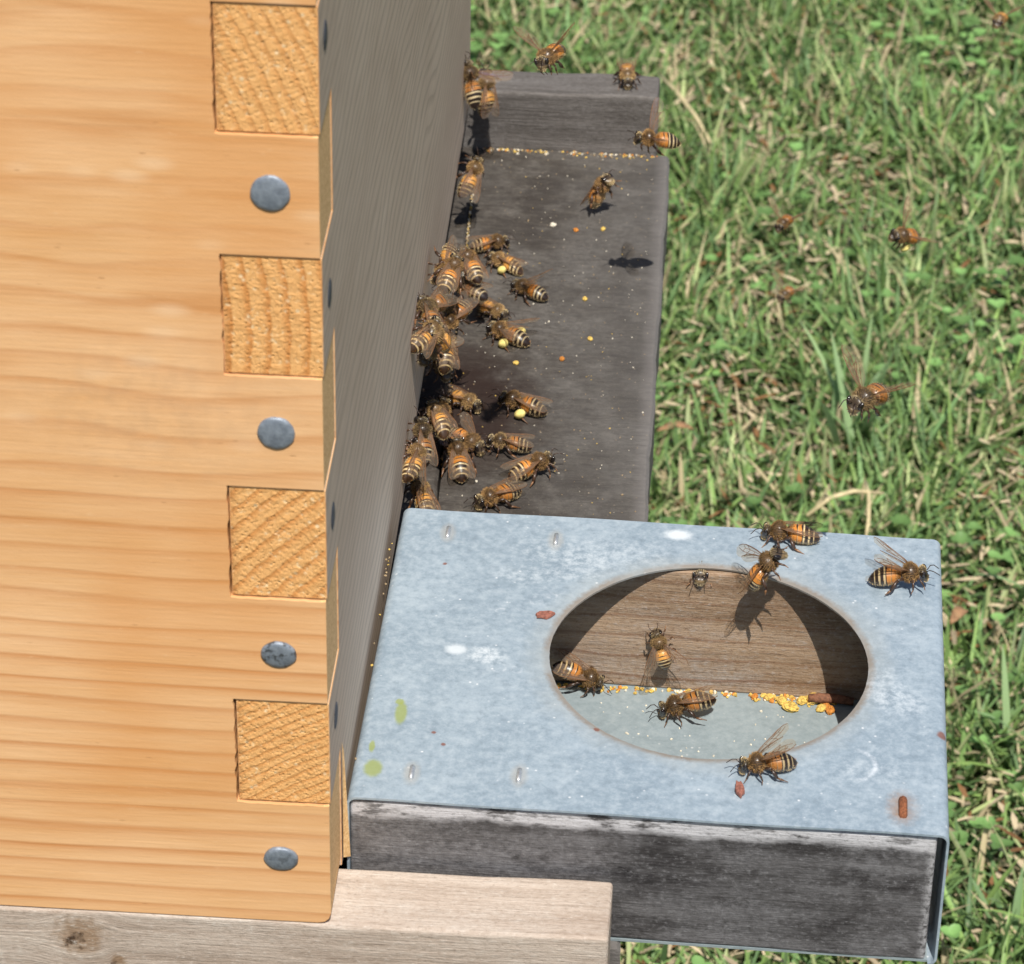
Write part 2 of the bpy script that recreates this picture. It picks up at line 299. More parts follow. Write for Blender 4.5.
def galvanised(name, top=True):
    s = Mat(name)
    m = s.noise(.045, 6, .62, off=(3, 9, 0)); m2 = s.noise(.16, 6, .7, off=(20, 5, 0)); gr = s.noise(1.2, 4, .7)
    dx = s.noise(.1, 3, .5, color=True)
    c = s.mix(s.mr(m, .33, .67), (.285, .36, .425), (.37, .45, .515))
    c = s.mix(s.mr(m2, .52, .72, 0, .45), c, (.50, .57, .62))
    c = s.mix(s.mr(m2, .42, .25, 0, .6), c, (.235, .30, .365))
    sm_ = s.noise(.42, 5, .72, off=(31, 5, 0)); c = s.mix(s.mr(sm_, .48, .66, 0, .6), c, (.50, .57, .62)); c = s.mix(s.mr(sm_, .47, .3, 0, .65), c, (.215, .27, .32))
    c = s.mix(s.mr(gr, .62, .78, 0, .45), c, (.66, .70, .73))
    c = s.mix(s.mr(gr, .38, .25, 0, .3), c, (.22, .26, .3))
    fl = s.voro(.3, off=(1, 2, 0)); c = s.mix(s.ma('MULTIPLY', s.mr(fl, .05, .12, .9, 0), s.mr(s.noise(.06, 3, off=(0, 50, 0)), .42, .6)), c, (.85, .87, .88))
    rough = s.mr(m2, .3, .7, .5, .62)
    if top:
        wob = s.ma('MULTIPLY', s.ma('SUBTRACT', s.noise(.9, 5, .7), .5), 2.2); wobb = s.ma('MULTIPLY', s.ma('SUBTRACT', s.noise(.15, 5, .7), .5), 9)
        H = (77.04, 78.5, 16.6)
        d = s.vm('LENGTH', s.vm('SUBTRACT', s.P, H)); dw = s.ma('ADD', d, wob)
        rim = s.ma('MULTIPLY', s.mr(dw, 36.6, 38.0, 1, 0), s.mr(s.noise(.09, 3, off=(5, 0, 0)), .3, .5, .35, 1)); c = s.mix(s.ma('MULTIPLY', rim, .95), c, (.21, .125, .07))
        halo = s.mr(s.ma('ADD', d, wobb), 36, 43, .5, 0); c = s.mix(halo, c, (.42, .44, .42))
        # white oxide patches, droppings, grass stains
        for (px, py, r, sx, sy, a) in [(68.8, 127.5, 2.0, 1.5, 1, 1), (27, 75.6, 3.2, 1.2, 1, .75), (20, 77, 1.8, 1.3, 1, .8), (116, 72, 5, 1, 1.2, .4),
                                       (120, 66, 4, 1.4, 1, .45), (50, 118, 8, 2.0, .7, .3), (35, 108, 5, 1.6, .6, .3), (112, 40, 5, 1.4, .7, .25), (47, 112, 5, 1.2, 1, .3)]:
            k = s.spot(px, py, 16.6, r, .45, s.ma('MULTIPLY', wob, min(1.6, .35*r)), sx, sy); k = s.ma('MULTIPLY', k, s.mr(sm_, .42, .62, 0, a) if r > 3.1 else a)
            c = s.mix(k, c, (.74, .79, .82))
        for (px, py, r) in [(37, 98, 1.5), (40.5, 100, 1.0), (30, 71, 1.6), (34, 70.5, 1.2), (29, 93, 1.1)]:
            l = s.vm('DISTANCE', s.P, (px, py, 16.6)); k = s.mr(s.ma('ABSOLUTE', s.ma('SUBTRACT', l, r)), .15, .45, .9, 0); c = s.mix(s.ma('MULTIPLY', k, s.mr(sm_, .4, .65, 0, .3)), c, (.85, .87, .9))
        for (px, py, r, sx, sy) in [(9.7, 52.4, 2.6, .5, 1.5), (5.5, 32.4, 2.3, .85, 1.25), (4.5, 40, 1.3, .5, 1.5), (9, 56.5, 1.0, 1, 1)]:
            k = s.spot(px, py, 16.6, r, .3, s.ma('MULTIPLY', wob, .5), sx, sy); c = s.mix(s.ma('MULTIPLY', k, .75), c, (.33, .38, .07))
        arc = s.vm('DISTANCE', s.P, (108.5, 42.5, 16.6)); ax = s.sep(s.P)
        k = s.ma('MULTIPLY', s.mr(s.ma('ABSOLUTE', s.ma('SUBTRACT', arc, 5.5)), .2, .8, .8, 0), s.mr(ax[0], 109, 112)); c = s.mix(s.ma('MULTIPLY', k, s.mr(sm_, .35, .6, .1, .7)), c, (.82, .86, .9))
        ru = s.ma('MULTIPLY', s.spot(119.5, 28.5, 16.6, 3.6, .6, s.ma('MULTIPLY', wob, 1.6), .8, 1.3), s.mr(m2, .35, .6, .1, .7)); c = s.mix(ru, c, (.36, .17, .05))
        for (px, py) in [(14.3, 123.9), (40, 122.8), (14, 31.4), (37.1, 32.4)]:
            k = s.spot(px, py, 16.6, 2.2, .4, s.ma('MULTIPLY', wob, .6), .8, 1.7); c = s.mix(s.ma('MULTIPLY', k, .5), c, (.42, .40, .36))
        for (px, py, r) in [(20, 42, .5), (14.6, 111, .5), (17.5, 46, .5), (53, 50.5, .7), (129, 55, 1.3)]:
            k = s.spot(px, py, 16.6, r, .35, s.ma('MULTIPLY', wob, .3)); c = s.mix(s.ma('MULTIPLY', k, .85), c, (.25, .09, .055))
        s.bump(s.ma('ADD', gr, s.ma('MULTIPLY', m2, 2)), .25, .08)
    else:
        c = s.mix(.45, c, (.27, .31, .28)); s.bump(gr, .3, .1)
    return s.fin(c, rough, Metallic=.25, Specular_IOR_Level=.4)
def plain(name, c, rough=.6, var=.3, sc=1.0, bump_=.0, **kw):
    s = Mat(name, True); t = s.noise(sc, 4, .6)
    cc = s.mix(s.mr(t, .35, .65), tuple(v*(1-var) for v in c), tuple(min(1, v*(1+var)) for v in c))
    if bump_: s.bump(t, bump_, .2)
    return s.fin(cc, rough, **kw)

M_pine = pine_face(); M_front = front_face(); M_dust = sawdust_end()
M_eg = [endgrain('end_grain_a', R(23), .36, .004, .55, 1, (-9, 200)), endgrain('end_grain_b', R(2), .27, .006, .9, 2, (-9, 148)),
        endgrain('end_grain_c', R(135), .32, .002, .8, 3, (-9, 96)), endgrain('end_grain_d', R(121), .50, .003, .7, 4, (-9, 45))]
M_box_in = plain('inner_wood', (.35, .2, .09), .8, .3, .1)
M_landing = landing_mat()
M_rail = weathered('pale_weathered_rail', (.39, .30, .235), (.58, .485, .405), (.25, .185, .14), (.68, .62, .55), 0, 7, 1, .82, 1.1, bs=.9, knots=[(-54, 0, -7.1, 4.6), (-46, 0, -13.5, 1.5)], fine=.5)
M_rail_dark = weathered('dark_weathered_rail', (.098, .087, .079), (.165, .15, .14), (.045, .038, .033), (.25, .235, .225), 0, 7, 2, .75, 1.2, bs=.9)
M_blockf = weathered('charcoal_weathered_block', (.055, .051, .052), (.125, .119, .121), (.028, .025, .025), (.30, .295, .305), 0, 12, 3, .55, 1.0, bs=.7, fine=.2, blotch=True)
M_blockb = weathered('brown_weathered_block', (.25, .165, .10), (.42, .295, .195), (.10, .045, .02), (.44, .40, .37), 0, 9, 4, .7, 1.0, bs=.9, rings=True)
M_galv = galvanised('galvanised_sheet'); M_galv_in = galvanised('galvanised_floor', False)
M_nail = None
def nail_mat():
    s = Mat('galvanised_nail', True); t = s.noise(.7, 5, .65); t2 = s.noise(.5, 3, .6, off=(7, 7, 7))
    oi = s.sep(s.n('ShaderNodeObjectInfo').outputs['Color'])[0]
    c = s.mix(s.mr(t, .35, .65), (.185, .215, .26), (.29, .33, .385)); c = s.mix(s.ma('MULTIPLY', s.mr(t2, .52, .60, 0, .85), oi), c, (.06, .065, .07))
    s.bump(t, .5, .3); return s.fin(c, .5, Metallic=.35)
M_nail = nail_mat()
M_steel = plain('staple_wire', (.62, .63, .64), .35, .15, 2, Metallic=.7)
M_rust = plain('rust', (.22, .075, .03), .9, .4, 2, .5)

# ================================================================== GROUND AND LAWN
GZ = -300.0
sg = Mat('lawn_soil'); t1 = sg.noise(.02, 6, .65); t2 = sg.noise(.2, 6, .7); t3 = sg.noise(.0012, 4, .6)
cs = sg.mix(sg.mr(t2, .3, .7), (.07, .055, .03), (.30, .22, .13)); cs = sg.mix(sg.mr(t1, .35, .6), cs, (.045, .07, .02))
sg.bump(t2, 1, 4); sg.fin(cs, .95)
N = 40; gv = []; gf = []
xs = [math.copysign(abs(t)**3, t)*60000 for t in np.linspace(-1, 1, N+1)]
gv = [(x+100, y+700, GZ-3) for y in xs for x in xs]
gf = [(j*(N+1)+i, j*(N+1)+i+1, (j+1)*(N+1)+i+1, (j+1)*(N+1)+i) for j in range(N) for i in range(N)]
tag(mesh_obj('ground', gv, gf, sg.m), kind='structure')

def foliage_mat(name, spec=.3, trans=.3):
    m = bpy.data.materials.new(name); m.use_nodes = True; t = m.node_tree; b = t.nodes['Principled BSDF']
    a = t.nodes.new('ShaderNodeAttribute'); a.attribute_name = 'Col'
    t.links.new(a.outputs['Color'], b.inputs['Base Color']); b.inputs['Roughness'].default_value = .48; b.inputs['Specular IOR Level'].default_value = spec
    tr = t.nodes.new('ShaderNodeBsdfTranslucent'); t.links.new(a.outputs['Color'], tr.inputs['Color'])
    mx = t.nodes.new('ShaderNodeMixShader'); mx.inputs[0].default_value = trans
    t.links.new(b.outputs[0], mx.inputs[1]); t.links.new(tr.outputs[0], mx.inputs[2]); t.links.new(mx.outputs[0], t.nodes['Material Output'].inputs[0]); return m
def blades(name, X, Y, Z0, H, W, AZ, LEAN, CURL, C, mat, seg=4, flat=None):
    n = len(X); k = seg+1
    t = np.linspace(0, 1, k)[None, :]
    hx, hy = np.cos(AZ)[:, None], np.sin(AZ)[:, None]
    a = LEAN[:, None]+CURL[:, None]*t              # angle from vertical along the blade
    ds = H[:, None]/seg
    sx = np.cumsum(np.sin(a)*ds, 1)-np.sin(a[:, :1])*ds; sz = np.cumsum(np.cos(a)*ds, 1)-np.cos(a[:, :1])*ds
    wv = W[:, None]*.5*(1-np.abs(2*np.clip(t*.8+.18, 0, 1)-1)**2.4+.02)
    cx = X[:, None]+hx*sx; cy = Y[:, None]+hy*sx; cz = Z0[:, None]+sz
    cz = np.maximum(cz, GZ+.5)
    tw = (AZ+np.pi/2)[:, None]+0*t
    ox, oy = np.cos(tw)*wv, np.sin(tw)*wv
    L_ = np.stack([cx+ox, cy+oy, cz+wv*.25], 2); M_ = np.stack([cx, cy, cz-wv*.25], 2); R_ = np.stack([cx-ox, cy-oy, cz+wv*.25], 2)
    V = np.stack([L_, M_, R_], 2).reshape(n, k*3, 3)*MM
    f = []
    for j in range(seg):
        for q in range(2): f.append((j*3+q, j*3+q+1, (j+1)*3+q+1, (j+1)*3+q))
    f = np.array(f); F = (f[None]+(np.arange(n)*k*3)[:, None, None]).reshape(-1)
    me = bpy.data.meshes.new(name); me.vertices.add(n*k*3); me.vertices.foreach_set('co', V.reshape(-1).astype(np.float32))
    nf = n*len(f); me.loops.add(nf*4); me.loops.foreach_set('vertex_index', F.astype(np.int32)); me.polygons.add(nf)
    me.polygons.foreach_set('loop_start', (np.arange(nf)*4).astype(np.int32))
    me.update(calc_edges=True); at = me.color_attributes.new('Col', 'FLOAT_COLOR', 'POINT')
    cc = np.ones((n, k*3, 4), np.float32); cc[:, :, :3] = C[:, None, :]
    at.data.foreach_set('color', cc.reshape(-1)); me.materials.append(mat)
    o = bpy.data.objects.new(name, me); col.objects.link(o); return o
rg = np.random.default_rng(7)
M_grass = foliage_mat('grass_blade', .3, .28)
def field(n, x0, x1, y0, y1): return rg.uniform(x0, x1, n), rg.uniform(y0, y1, n)
def clump(X, Y, sc, seed):
    q = np.random.default_rng(seed); v = 0
    for _ in range(7):
        a = q.uniform(0, 6.28); k = q.uniform(.5, 1.6)/sc; v = v+np.sin((X*np.cos(a)+Y*np.sin(a))*k+q.uniform(0, 6.28))
    return v/7
VX = (-160, 420); VY = (200, 1300)      # the lawn the photo shows, densest
def make_grass(n, xr, yr, name, label, sparse=False):
    X, Y = field(n, *xr, *yr)
    if sparse:
        k = ~((X > VX[0]) & (X < VX[1]) & (Y > VY[0]) & (Y < VY[1])); X, Y = X[k], Y[k]; n = len(X)
    cl = clump(X, Y, 14, 3)
    keep = rg.uniform(0, 1, n) < np.clip(.72+cl*1.0, .35, 1); X, Y, cl = X[keep], Y[keep], cl[keep]; n = len(X)
    H = rg.gamma(5, 2.9, n)*(1+cl*.5)+6; W = rg.uniform(.8, 2.3, n)*(1.6 if sparse else 1)
    az = rg.uniform(0, 6.28, n); lean = rg.uniform(.1, .95, n); curl = rg.uniform(0, 1.1, n)
    hue = rg.uniform(0, 1, n)[:, None]; br = rg.lognormal(0, .24, n)[:, None]
    A = np.array([.215, .325, .095]); B_ = np.array([.15, .26, .105]); C3 = np.array([.38, .44, .20])
    c = (A*(1-hue)+B_*hue); m = rg.uniform(0, 1, n) < .16; c[m] = C3; c = c*br
    dry = rg.uniform(0, 1, n) < .13; c[dry] = np.array([.58, .48, .29])*rg.uniform(.6, 1.1, dry.sum())[:, None]
    return tag(blades(name, X, Y, np.full(n, GZ-2.), H, W, az, lean, curl, c, M_grass), label, 'grass', kind='stuff')
make_grass(125000, VX, VY, 'lawn_grass', 'short green lawn grass behind the hive')
make_grass(60000, (-1500, 1700), (-1000, 2600), 'outer_lawn_grass', 'green lawn grass round about', True)
# dry thatch lying between the blades
n = 30000; X, Y = field(n, *VX, *VY)
kc = rg.uniform(0, 1, n) < np.clip(.42-clump(X, Y, 14, 3)*.8, .2, 1); X, Y = X[kc], Y[kc]; n = len(X)
c = np.array([[.74, .60, .40]])*rg.uniform(.45, 1.15, (n, 1)); k = rg.uniform(0, 1, n) < .22; c[k] = np.array([.30, .155, .07])*rg.uniform(.6, 1.2, (k.sum(), 1))
tag(blades('dry_thatch', X, Y, GZ+rg.uniform(0, 13, n), rg.uniform(3, 13, n), rg.uniform(.8, 2.4, n), rg.uniform(0, 6.28, n), rg.uniform(1.15, 1.6, n), rg.uniform(-.2, .4, n), c, M_grass, 2),
    'dry straw coloured thatch between the grass blades', 'thatch', kind='stuff')
n = 4800; X, Y = field(n, *VX, *VY); cl = clump(X, Y, 30, 11); k = rg.uniform(0, 1, n) < np.clip(.25+cl*1.5, .02, 1); X, Y = X[k], Y[k]; n = len(X)
# clover: each leaf three rounded leaflets
LX, LY, LA = [], [], []
for x, y in zip(X, Y):
    a = rg.uniform(0, 6.28)
    for q in range(3): LX.append(x); LY.append(y); LA.append(a+q*2.09)
n3 = len(LX); zz = np.repeat(rg.uniform(6, 24, n), 3)
c = np.array([[.19, .34, .11]])*np.repeat(rg.uniform(.7, 1.45, (n, 1)), 3, 0)
tag(blades('clover_leaves', np.array(LX), np.array(LY), GZ+zz, np.repeat(rg.uniform(2.6, 5.2, n), 3), np.repeat(rg.uniform(3, 5.4, n), 3), np.array(LA), np.repeat(rg.uniform(1.1, 1.5, n), 3), rg.uniform(0, .2, n3), c, M_grass, 4),
    'small rounded clover leaves mixed into the lawn', 'clover', kind='stuff')

# ================================================================== HIVE BOX (one thing: boards nailed together)
b0, u = 31.85, 25.88
ZT = b0+8*u           # top of the box
D_ = 399.2            # depth of the front board along y
hb = (-250, 200, 0)
hive = thing('hive_box', hb, 'pale pine beehive box with finger joints and a weathered grey front wall', 'beehive')
# front board fingers show their sawn ends on the pine side, between the side board's nailed fingers
FF = [(b0+6*u, b0+7*u, 0), (b0+4*u, b0+5*u, 1), (b0+2*u, b0+3*u, 2), (b0, b0+u, 3)]
g_ = .28
poly = [(-508, 0), (-3, 0), (-1.6, .35), (-.7, 1.2), (-.25, 2.6)]; zs = [b0+k*u for k in range(9)]
z = b0
for k in range(4):
    lo, hi = b0+2*k*u, b0+(2*k+1)*u
    jx = [-19.3, -19.15, -19.0, -19.2][k]
    rj0 = random.Random(k+3); ed = [(jx+rj0.uniform(-.3, .12), lo+(hi-lo)*t) for t in np.linspace(.03, .97, 22)]
    bt = [(x_, lo-g_-rj0.uniform(-.05, .18 if k < 2 else .06)) for x_ in np.linspace(-.25, jx, 18)[1:-1]]
    poly += [(-.25, lo-g_)]+bt+[(jx, lo-g_*.6)]+ed+[(jx-.1, hi+g_), (-.25, hi+g_)]
poly += [(-.25, ZT), (-508, ZT)]
v, f = prism_xz(poly, 0, 19)
n_ = len(poly)
fm = [0, 3]+[0]*n_
for i in range(n_):
    a, c_ = poly[i], poly[(i+1) % n_]
    if a[0] > -1.7 and c_[0] > -1.7: fm[2+i] = 1
o = mesh_obj('side_board', v, f, [M_pine, M_dust, M_box_in, M_pine], hive, fm, base=hb); bevel(o, .12, 2)
def finger_board(name, y_off, parent):
    """front board as a comb in the y-z plane, extruded along x"""
    P_ = [(19.1, 0), (D_-19.1, 0)]
    for k in range(4):
        lo, hi = b0+2*k*u, b0+(2*k+1)*u
        P_ += [(D_-19.1, lo), (D_, lo), (D_, hi), (D_-19.1, hi)]
    P_ += [(D_-19.1, ZT), (19.1, ZT)]
    for k in range(3, -1, -1):
        lo, hi = b0+2*k*u, b0+(2*k+1)*u
        P_ += [(19.1, hi), (.45, hi), (.45, lo), (19.1, lo)]
    n = len(P_); v = [(-18.95, y, z) for y, z in P_]+[(0, y, z) for y, z in P_]
    f = [tuple(range(n)), tuple(range(n, 2*n))[::-1]]+[(i, i+n, (i+1) % n+n, (i+1) % n) for i in range(n)]
    m = [4, 0]+[0]*n
    for i in range(n):
        a, c_ = P_[i], P_[(i+1) % n]
        if abs(a[0]-.45) < .01 and abs(c_[0]-.45) < .01:
            m[2+i] = [q[2] for q in FF if abs(min(a[1], c_[1])-q[0]) < 1][0]+5
        elif a[0] < 19 and c_[0] < 19.2: m[2+i] = 2
    return mesh_obj(name, v, f, [M_front, M_dust, M_box_in, M_pine, M_box_in]+M_eg, parent, m, base=hb)
o = finger_board('front_board', 0, hive); bevel(o, .22).modifiers['bevel'].material = 3; o['label'] = 'weathered grey front wall'
g = G(); g.box(-508, -19.3, D_-19, D_, 0, ZT); o = g.obj('far_board', [M_pine], hive, base=hb); bevel(o, .4)
g = G(); g.box(-508, -489, 19.2, D_-19.2, 0, ZT); o = g.obj('back_board', [M_pine], hive, base=hb); bevel(o, .4)
def nail_head(mat, M4, r, rng, parent, base):
    g = G(); N_ = 28; V = []; F = []
    prof = [(0, .75), (.35, .72), (.7, .62), (.9, .48), (1.0, .22), (1.0, -.3)]
    jit = [1+rng.uniform(-.02, .02) for _ in range(N_)]
    for q, h in prof:
        for k in range(N_):
            a = 2*math.pi*k/N_; V.append(M4 @ Vector((q*r*jit[k]*math.cos(a), q*r*jit[k]*math.sin(a), h)))
    for j in range(len(prof)-1):
        for k in range(N_): F.append((j*N_+k, (j+1)*N_+k, (j+1)*N_+(k+1) % N_, j*N_+(k+1) % N_))
    g.add(V, F); return g.obj('nail', [mat], parent, True, base)
rng = random.Random(4)
RX = Matrix(((1, 0, 0), (0, 0, -1), (0, 1, 0)))      # local z -> -y
for k, (x, z_, r, t) in enumerate([(-9.3, 175, 3.75, 0), (-9.3, 122.6, 3.65, 0), (-9.9, 69.9, 3.6, .1), (-10.5, 17.1, 3.6, .12)]):
    M4 = Matrix.Translation((x, -.05-(.15 if k > 1 else 0), z_)) @ (RX.to_4x4() @ Matrix.Rotation(t, 4, 'X')) @ Matrix.Diagonal((1, .93 if k > 1 else 1, 1, 1))
    o = nail_head(M_nail, M4, r, rng, hive, hb); o.color = (([.12, .05, 1, .45][k]),)*3+(1,); o['label'] = ['smooth round nail head, uppermost', 'smooth grey nail head, second from the top', 'nail head blotched with black', 'nail head with a small black tick mark, lowest'][k]
M_rustn = plain('tarnished_nail', (.05, .055, .07), .6, .4, .8)
RZ = Matrix(((0, 0, 1), (0, 1, 0), (-1, 0, 0)))      # local z -> +x
for y, z_ in [(10.5, 202.4), (11.5, 147.5), (11.5, 96.2), (11.5, 46.5)]:
    nail_head(M_rustn, Matrix.Translation((-.35, y, z_)) @ RZ.to_4x4(), 3.0, rng, hive, hb)
g = G(); g.box(-510, 1, -.8, D_+.8, ZT+.3, ZT+12); lid = g.obj('lid', [M_pine], hive, base=hb); bevel(lid, .8)
# torn splinter of raw wood at the lower front corner of the box
g = G(); g.add([(.3, 19.5, 2), (1.6, 21.8, .5), (.6, 23, 3), (.25, 20, 33), (.5, 21, 30)], [(0, 1, 4, 3), (1, 2, 4), (0, 3, 2), (2, 3, 4), (0, 2, 1)])
g.obj('splinter', [M_dust], hive, base=hb)

# ================================================================== BOTTOM BOARD (rails and landing floor)
bb = (-200, 200, -55)
bot = thing('bottom_board', bb, 'weathered wooden bottom board with two rails and a dark landing floor', 'bottom board')
ZL = -19.6
def rough_box(x0, x1, y0, y1, z0, z1, nx, ny, nz, amp, seed):
    """box with slightly wavering faces"""
    g = G(); g.box(x0, x1, y0, y1, z0, z1); bm = bmesh.new(); vs = [bm.verts.new(v) for v in g.v]
    for f in g.f: bm.faces.new([vs[i] for i in f])
    for ax, (lo, hi, n) in enumerate([(x0, x1, nx), (y0, y1, ny), (z0, z1, nz)]):
        for k in range(1, n):
            p_ = [0, 0, 0]; p_[ax] = lo+(hi-lo)*k/n; nn = [0, 0, 0]; nn[ax] = 1
            bmesh.ops.bisect_plane(bm, geom=bm.verts[:]+bm.edges[:]+bm.faces[:], plane_co=p_, plane_no=nn)
    r_ = random.Random(seed); ph = [r_.uniform(0, 6) for _ in range(6)]
    for v in bm.verts:
        c = v.co; w1 = math.sin(c.x*.07+ph[0])+.6*math.sin(c.x*.19+ph[1]+c.y*.05); w2 = math.sin(c.y*.06+ph[2])+.5*math.sin(c.y*.17+ph[3]+c.z*.2)
        d = Vector((0, 0, 0))
        for ax, (lo, hi) in enumerate([(x0, x1), (y0, y1), (z0, z1)]):
            if abs(c[ax]-lo) < 1e-4: d[ax] += amp*(w1 if ax else w2)*.5-amp*.3
            if abs(c[ax]-hi) < 1e-4: d[ax] -= -amp*(w1 if ax else w2)*.5+amp*.3
        v.co = c+d
    V = [tuple(v.co) for v in bm.verts]; bm.verts.index_update(); F = [tuple(v.index for v in f.verts) for f in bm.faces]; bm.free(); return V, F
v, f = rough_box(-508, 58.6, -.1, 19.2, -52, -.15, 60, 2, 4, .25, 5); o = mesh_obj('rail', v, f, [M_rail], bot, base=bb); bevel(o, .9, 3); o['label'] = 'pale near rail with a knot in its side'
v, f = rough_box(-508, 56.6, 384.4, 399.2, -52, -.15, 60, 2, 4, .5, 6); o = mesh_obj('rail', v, f, [M_rail_dark], bot, base=bb); bevel(o, .9, 3); o['label'] = 'dark grey far rail'
# crack in the far rail's end
g = G()
# landing floor: two boards with a narrow seam between them
def strip(x0a, x0b, x1a, x1b):
    g = G(); ys = np.linspace(19.4, 384.2, 60)
    V = []
    for i, y in enumerate(ys):
        t = i/59; a = x0a+(x0b-x0a)*t; b = x1a+(x1b-x1a)*t+.25*math.sin(y*.11)+.15*math.sin(y*.37)
        V += [(a, y, ZL), (b-.8, y, ZL), (b, y, ZL-.8), (b, y, ZL-19), (a, y, ZL-19)]
    F = [(i*5+q, i*5+(q+1) % 5, (i+1)*5+(q+1) % 5, (i+1)*5+q) for i in range(59) for q in range(5)]
    F += [(4, 3, 2, 1, 0), tuple(59*5+q for q in range(5))]
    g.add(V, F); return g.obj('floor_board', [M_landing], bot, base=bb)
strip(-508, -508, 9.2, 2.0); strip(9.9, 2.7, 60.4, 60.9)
g = G(); g.box(-508, -489, 19.5, 384, ZL+.2, -.3); g.obj('back_strip', [M_rail], bot, base=bb)

# hive stand under the bottom board (the box does not float)
hs = (-225, 200, -300)
st = thing('hive_stand', hs, 'plain timber stand carrying the bottom board', 'hive stand')
for y in (10, 370):
    g = G(); g.box(-500, -20, y, y+38, -120, -52.4); bevel(g.obj('beam', [M_rail_dark], st, base=hs), 1)
for x in (-490, -75):
    for y in (12, 372):
        g = G(); g.box(x, x+38, y, y+34, GZ-6, -120.3); bevel(g.obj('leg', [M_rail_dark], st, base=hs), 1)

# ================================================================== ENTRANCE FEEDER (wood blocks in a sheet-metal sleeve)
FC = Vector((66.0, 76.6, ZL+.1)); FR = R(-1.0)
feeder = thing('entrance_feeder', FC, 'entrance feeder of blue-grey galvanised sheet over dark wood with a round hole', 'bee feeder', rotz=FR)
W2, Y0, Y1, HT = 64.25, -55.6, 55.6, 36.1      # half width, front, back, height above the floor
RM = Matrix.Rotation(-FR, 3, 'Z')
hc = RM @ (Vector((77.04, 78.5, 0))-Vector((FC.x, FC.y, 0))); HRAD = 36.0
rr = 2.1; SY = 100
def sag(x, y): return .22*math.sin(x*.045+1)*math.sin(y*.05)+.12*math.sin(x*.11+y*.07)
g = G()
# top sheet: polar grid between hole and outline
per = []
nx, ny = 110, SY
xsn = np.linspace(-W2+rr, W2-rr, nx+1); ysn = np.linspace(Y0, Y1, ny+1)
per += [(x, Y0) for x in xsn[:-1]]; per += [(W2-rr, y) for y in ysn[:-1]]; per += [(x, Y1) for x in xsn[::-1][:-1]]; per += [(-W2+rr, y) for y in ysn[::-1][:-1]]
NP = len(per); KR = 10; V = []; rj = random.Random(9)
angs = [math.atan2(y-hc.y, x-hc.x) for x, y in per]
for k in range(KR+1):
    t = (k/KR)**1.3
    for i, (x, y) in enumerate(per):
        wob_ = .08*math.sin(angs[i]*5)+.012*math.sin(angs[i]*23+1)+rj.uniform(-.035, .035) if k == 0 else 0
        hx, hy = hc.x+(HRAD+wob_)*math.cos(angs[i]), hc.y+(HRAD+wob_)*math.sin(angs[i])
        X_, Y_ = hx+(x-hx)*t, hy+(y-hy)*t
        edge = min(1, max(0, (W2-rr-abs(X_))/8))
        V.append((X_, Y_, HT+sag(X_, Y_)*edge-(.25 if k == 0 else 0)))
F = [(k*NP+i, k*NP+(i+1) % NP, (k+1)*NP+(i+1) % NP, (k+1)*NP+i) for k in range(KR) for i in range(NP)]
F = [q[::-1] for q in F] ; g.add(V, F)
# bends and side flanges
for sgn in (1, -1):
    pr = [(W2-rr+rr*math.sin(a), HT-rr+rr*math.cos(a)) for a in np.linspace(0, math.pi/2, 7)]+[(W2, HT*.5), (W2, 3.2)]
    pr += [(W2-rr*.9+rr*.9*math.cos(a), rr*.9-rr*.9*math.sin(a)+.0) for a in np.linspace(0, math.pi/2, 5)]
    V = [(sgn*x, y, z) for y in ysn for x, z in pr]; n = len(pr)
    F = [(j*n+i, j*n+i+1, (j+1)*n+i+1, (j+1)*n+i) for j in range(ny) for i in range(n-1)]
    if sgn < 0: F = [q[::-1] for q in F]
    g.add(V, F)
o = g.obj('sleeve', [M_galv], feeder, True)
bm = bmesh.new(); bm.from_mesh(o.data); bmesh.ops.remove_doubles(bm, verts=bm.verts, dist=.02*MM); bmesh.ops.recalc_face_normals(bm, faces=bm.faces); bm.to_mesh(o.data); bm.free()
sm = o.modifiers.new('thickness', 'SOLIDIFY'); sm.thickness = .55*MM; sm.offset = -1
me_ = o.data
up = [p for p in me_.polygons if abs(p.normal.z) > .9 and p.center.z > 30*MM]
if up and up[0].normal.z < 0: sm.offset = 1
es = o.modifiers.new('edges', 'EDGE_SPLIT'); es.split_angle = R(40)
g = G(); g.box(-W2+2, W2-2, Y0+1, Y1-.2, -.02, .62); o = g.obj('metal_floor', [M_galv_in], feeder)
Zi = HT-.62-.45
v, f = rough_box(-W2+.75, W2-2.4, Y0+.9, Y0+15, .7, Zi, 30, 2, 3, .22, 8); o = mesh_obj('front_block', v, f, [M_blockf], feeder); bevel(o, .7, 3); o['label'] = 'charcoal weathered front block'
yb_ = 113.6-FC.y
v, f = rough_box(-W2+.75, W2-.8, yb_+.3, Y1-.8, .7, Zi, 30, 2, 3, .15, 9); o = mesh_obj('back_block', v, f, [M_blockb], feeder); bevel(o, .6, 2); o['label'] = 'brown grained wood behind the hole'
def inF(x, y, z=0): return RM @ Vector((x-FC.x, y-FC.y, 0))+Vector((0, 0, z))
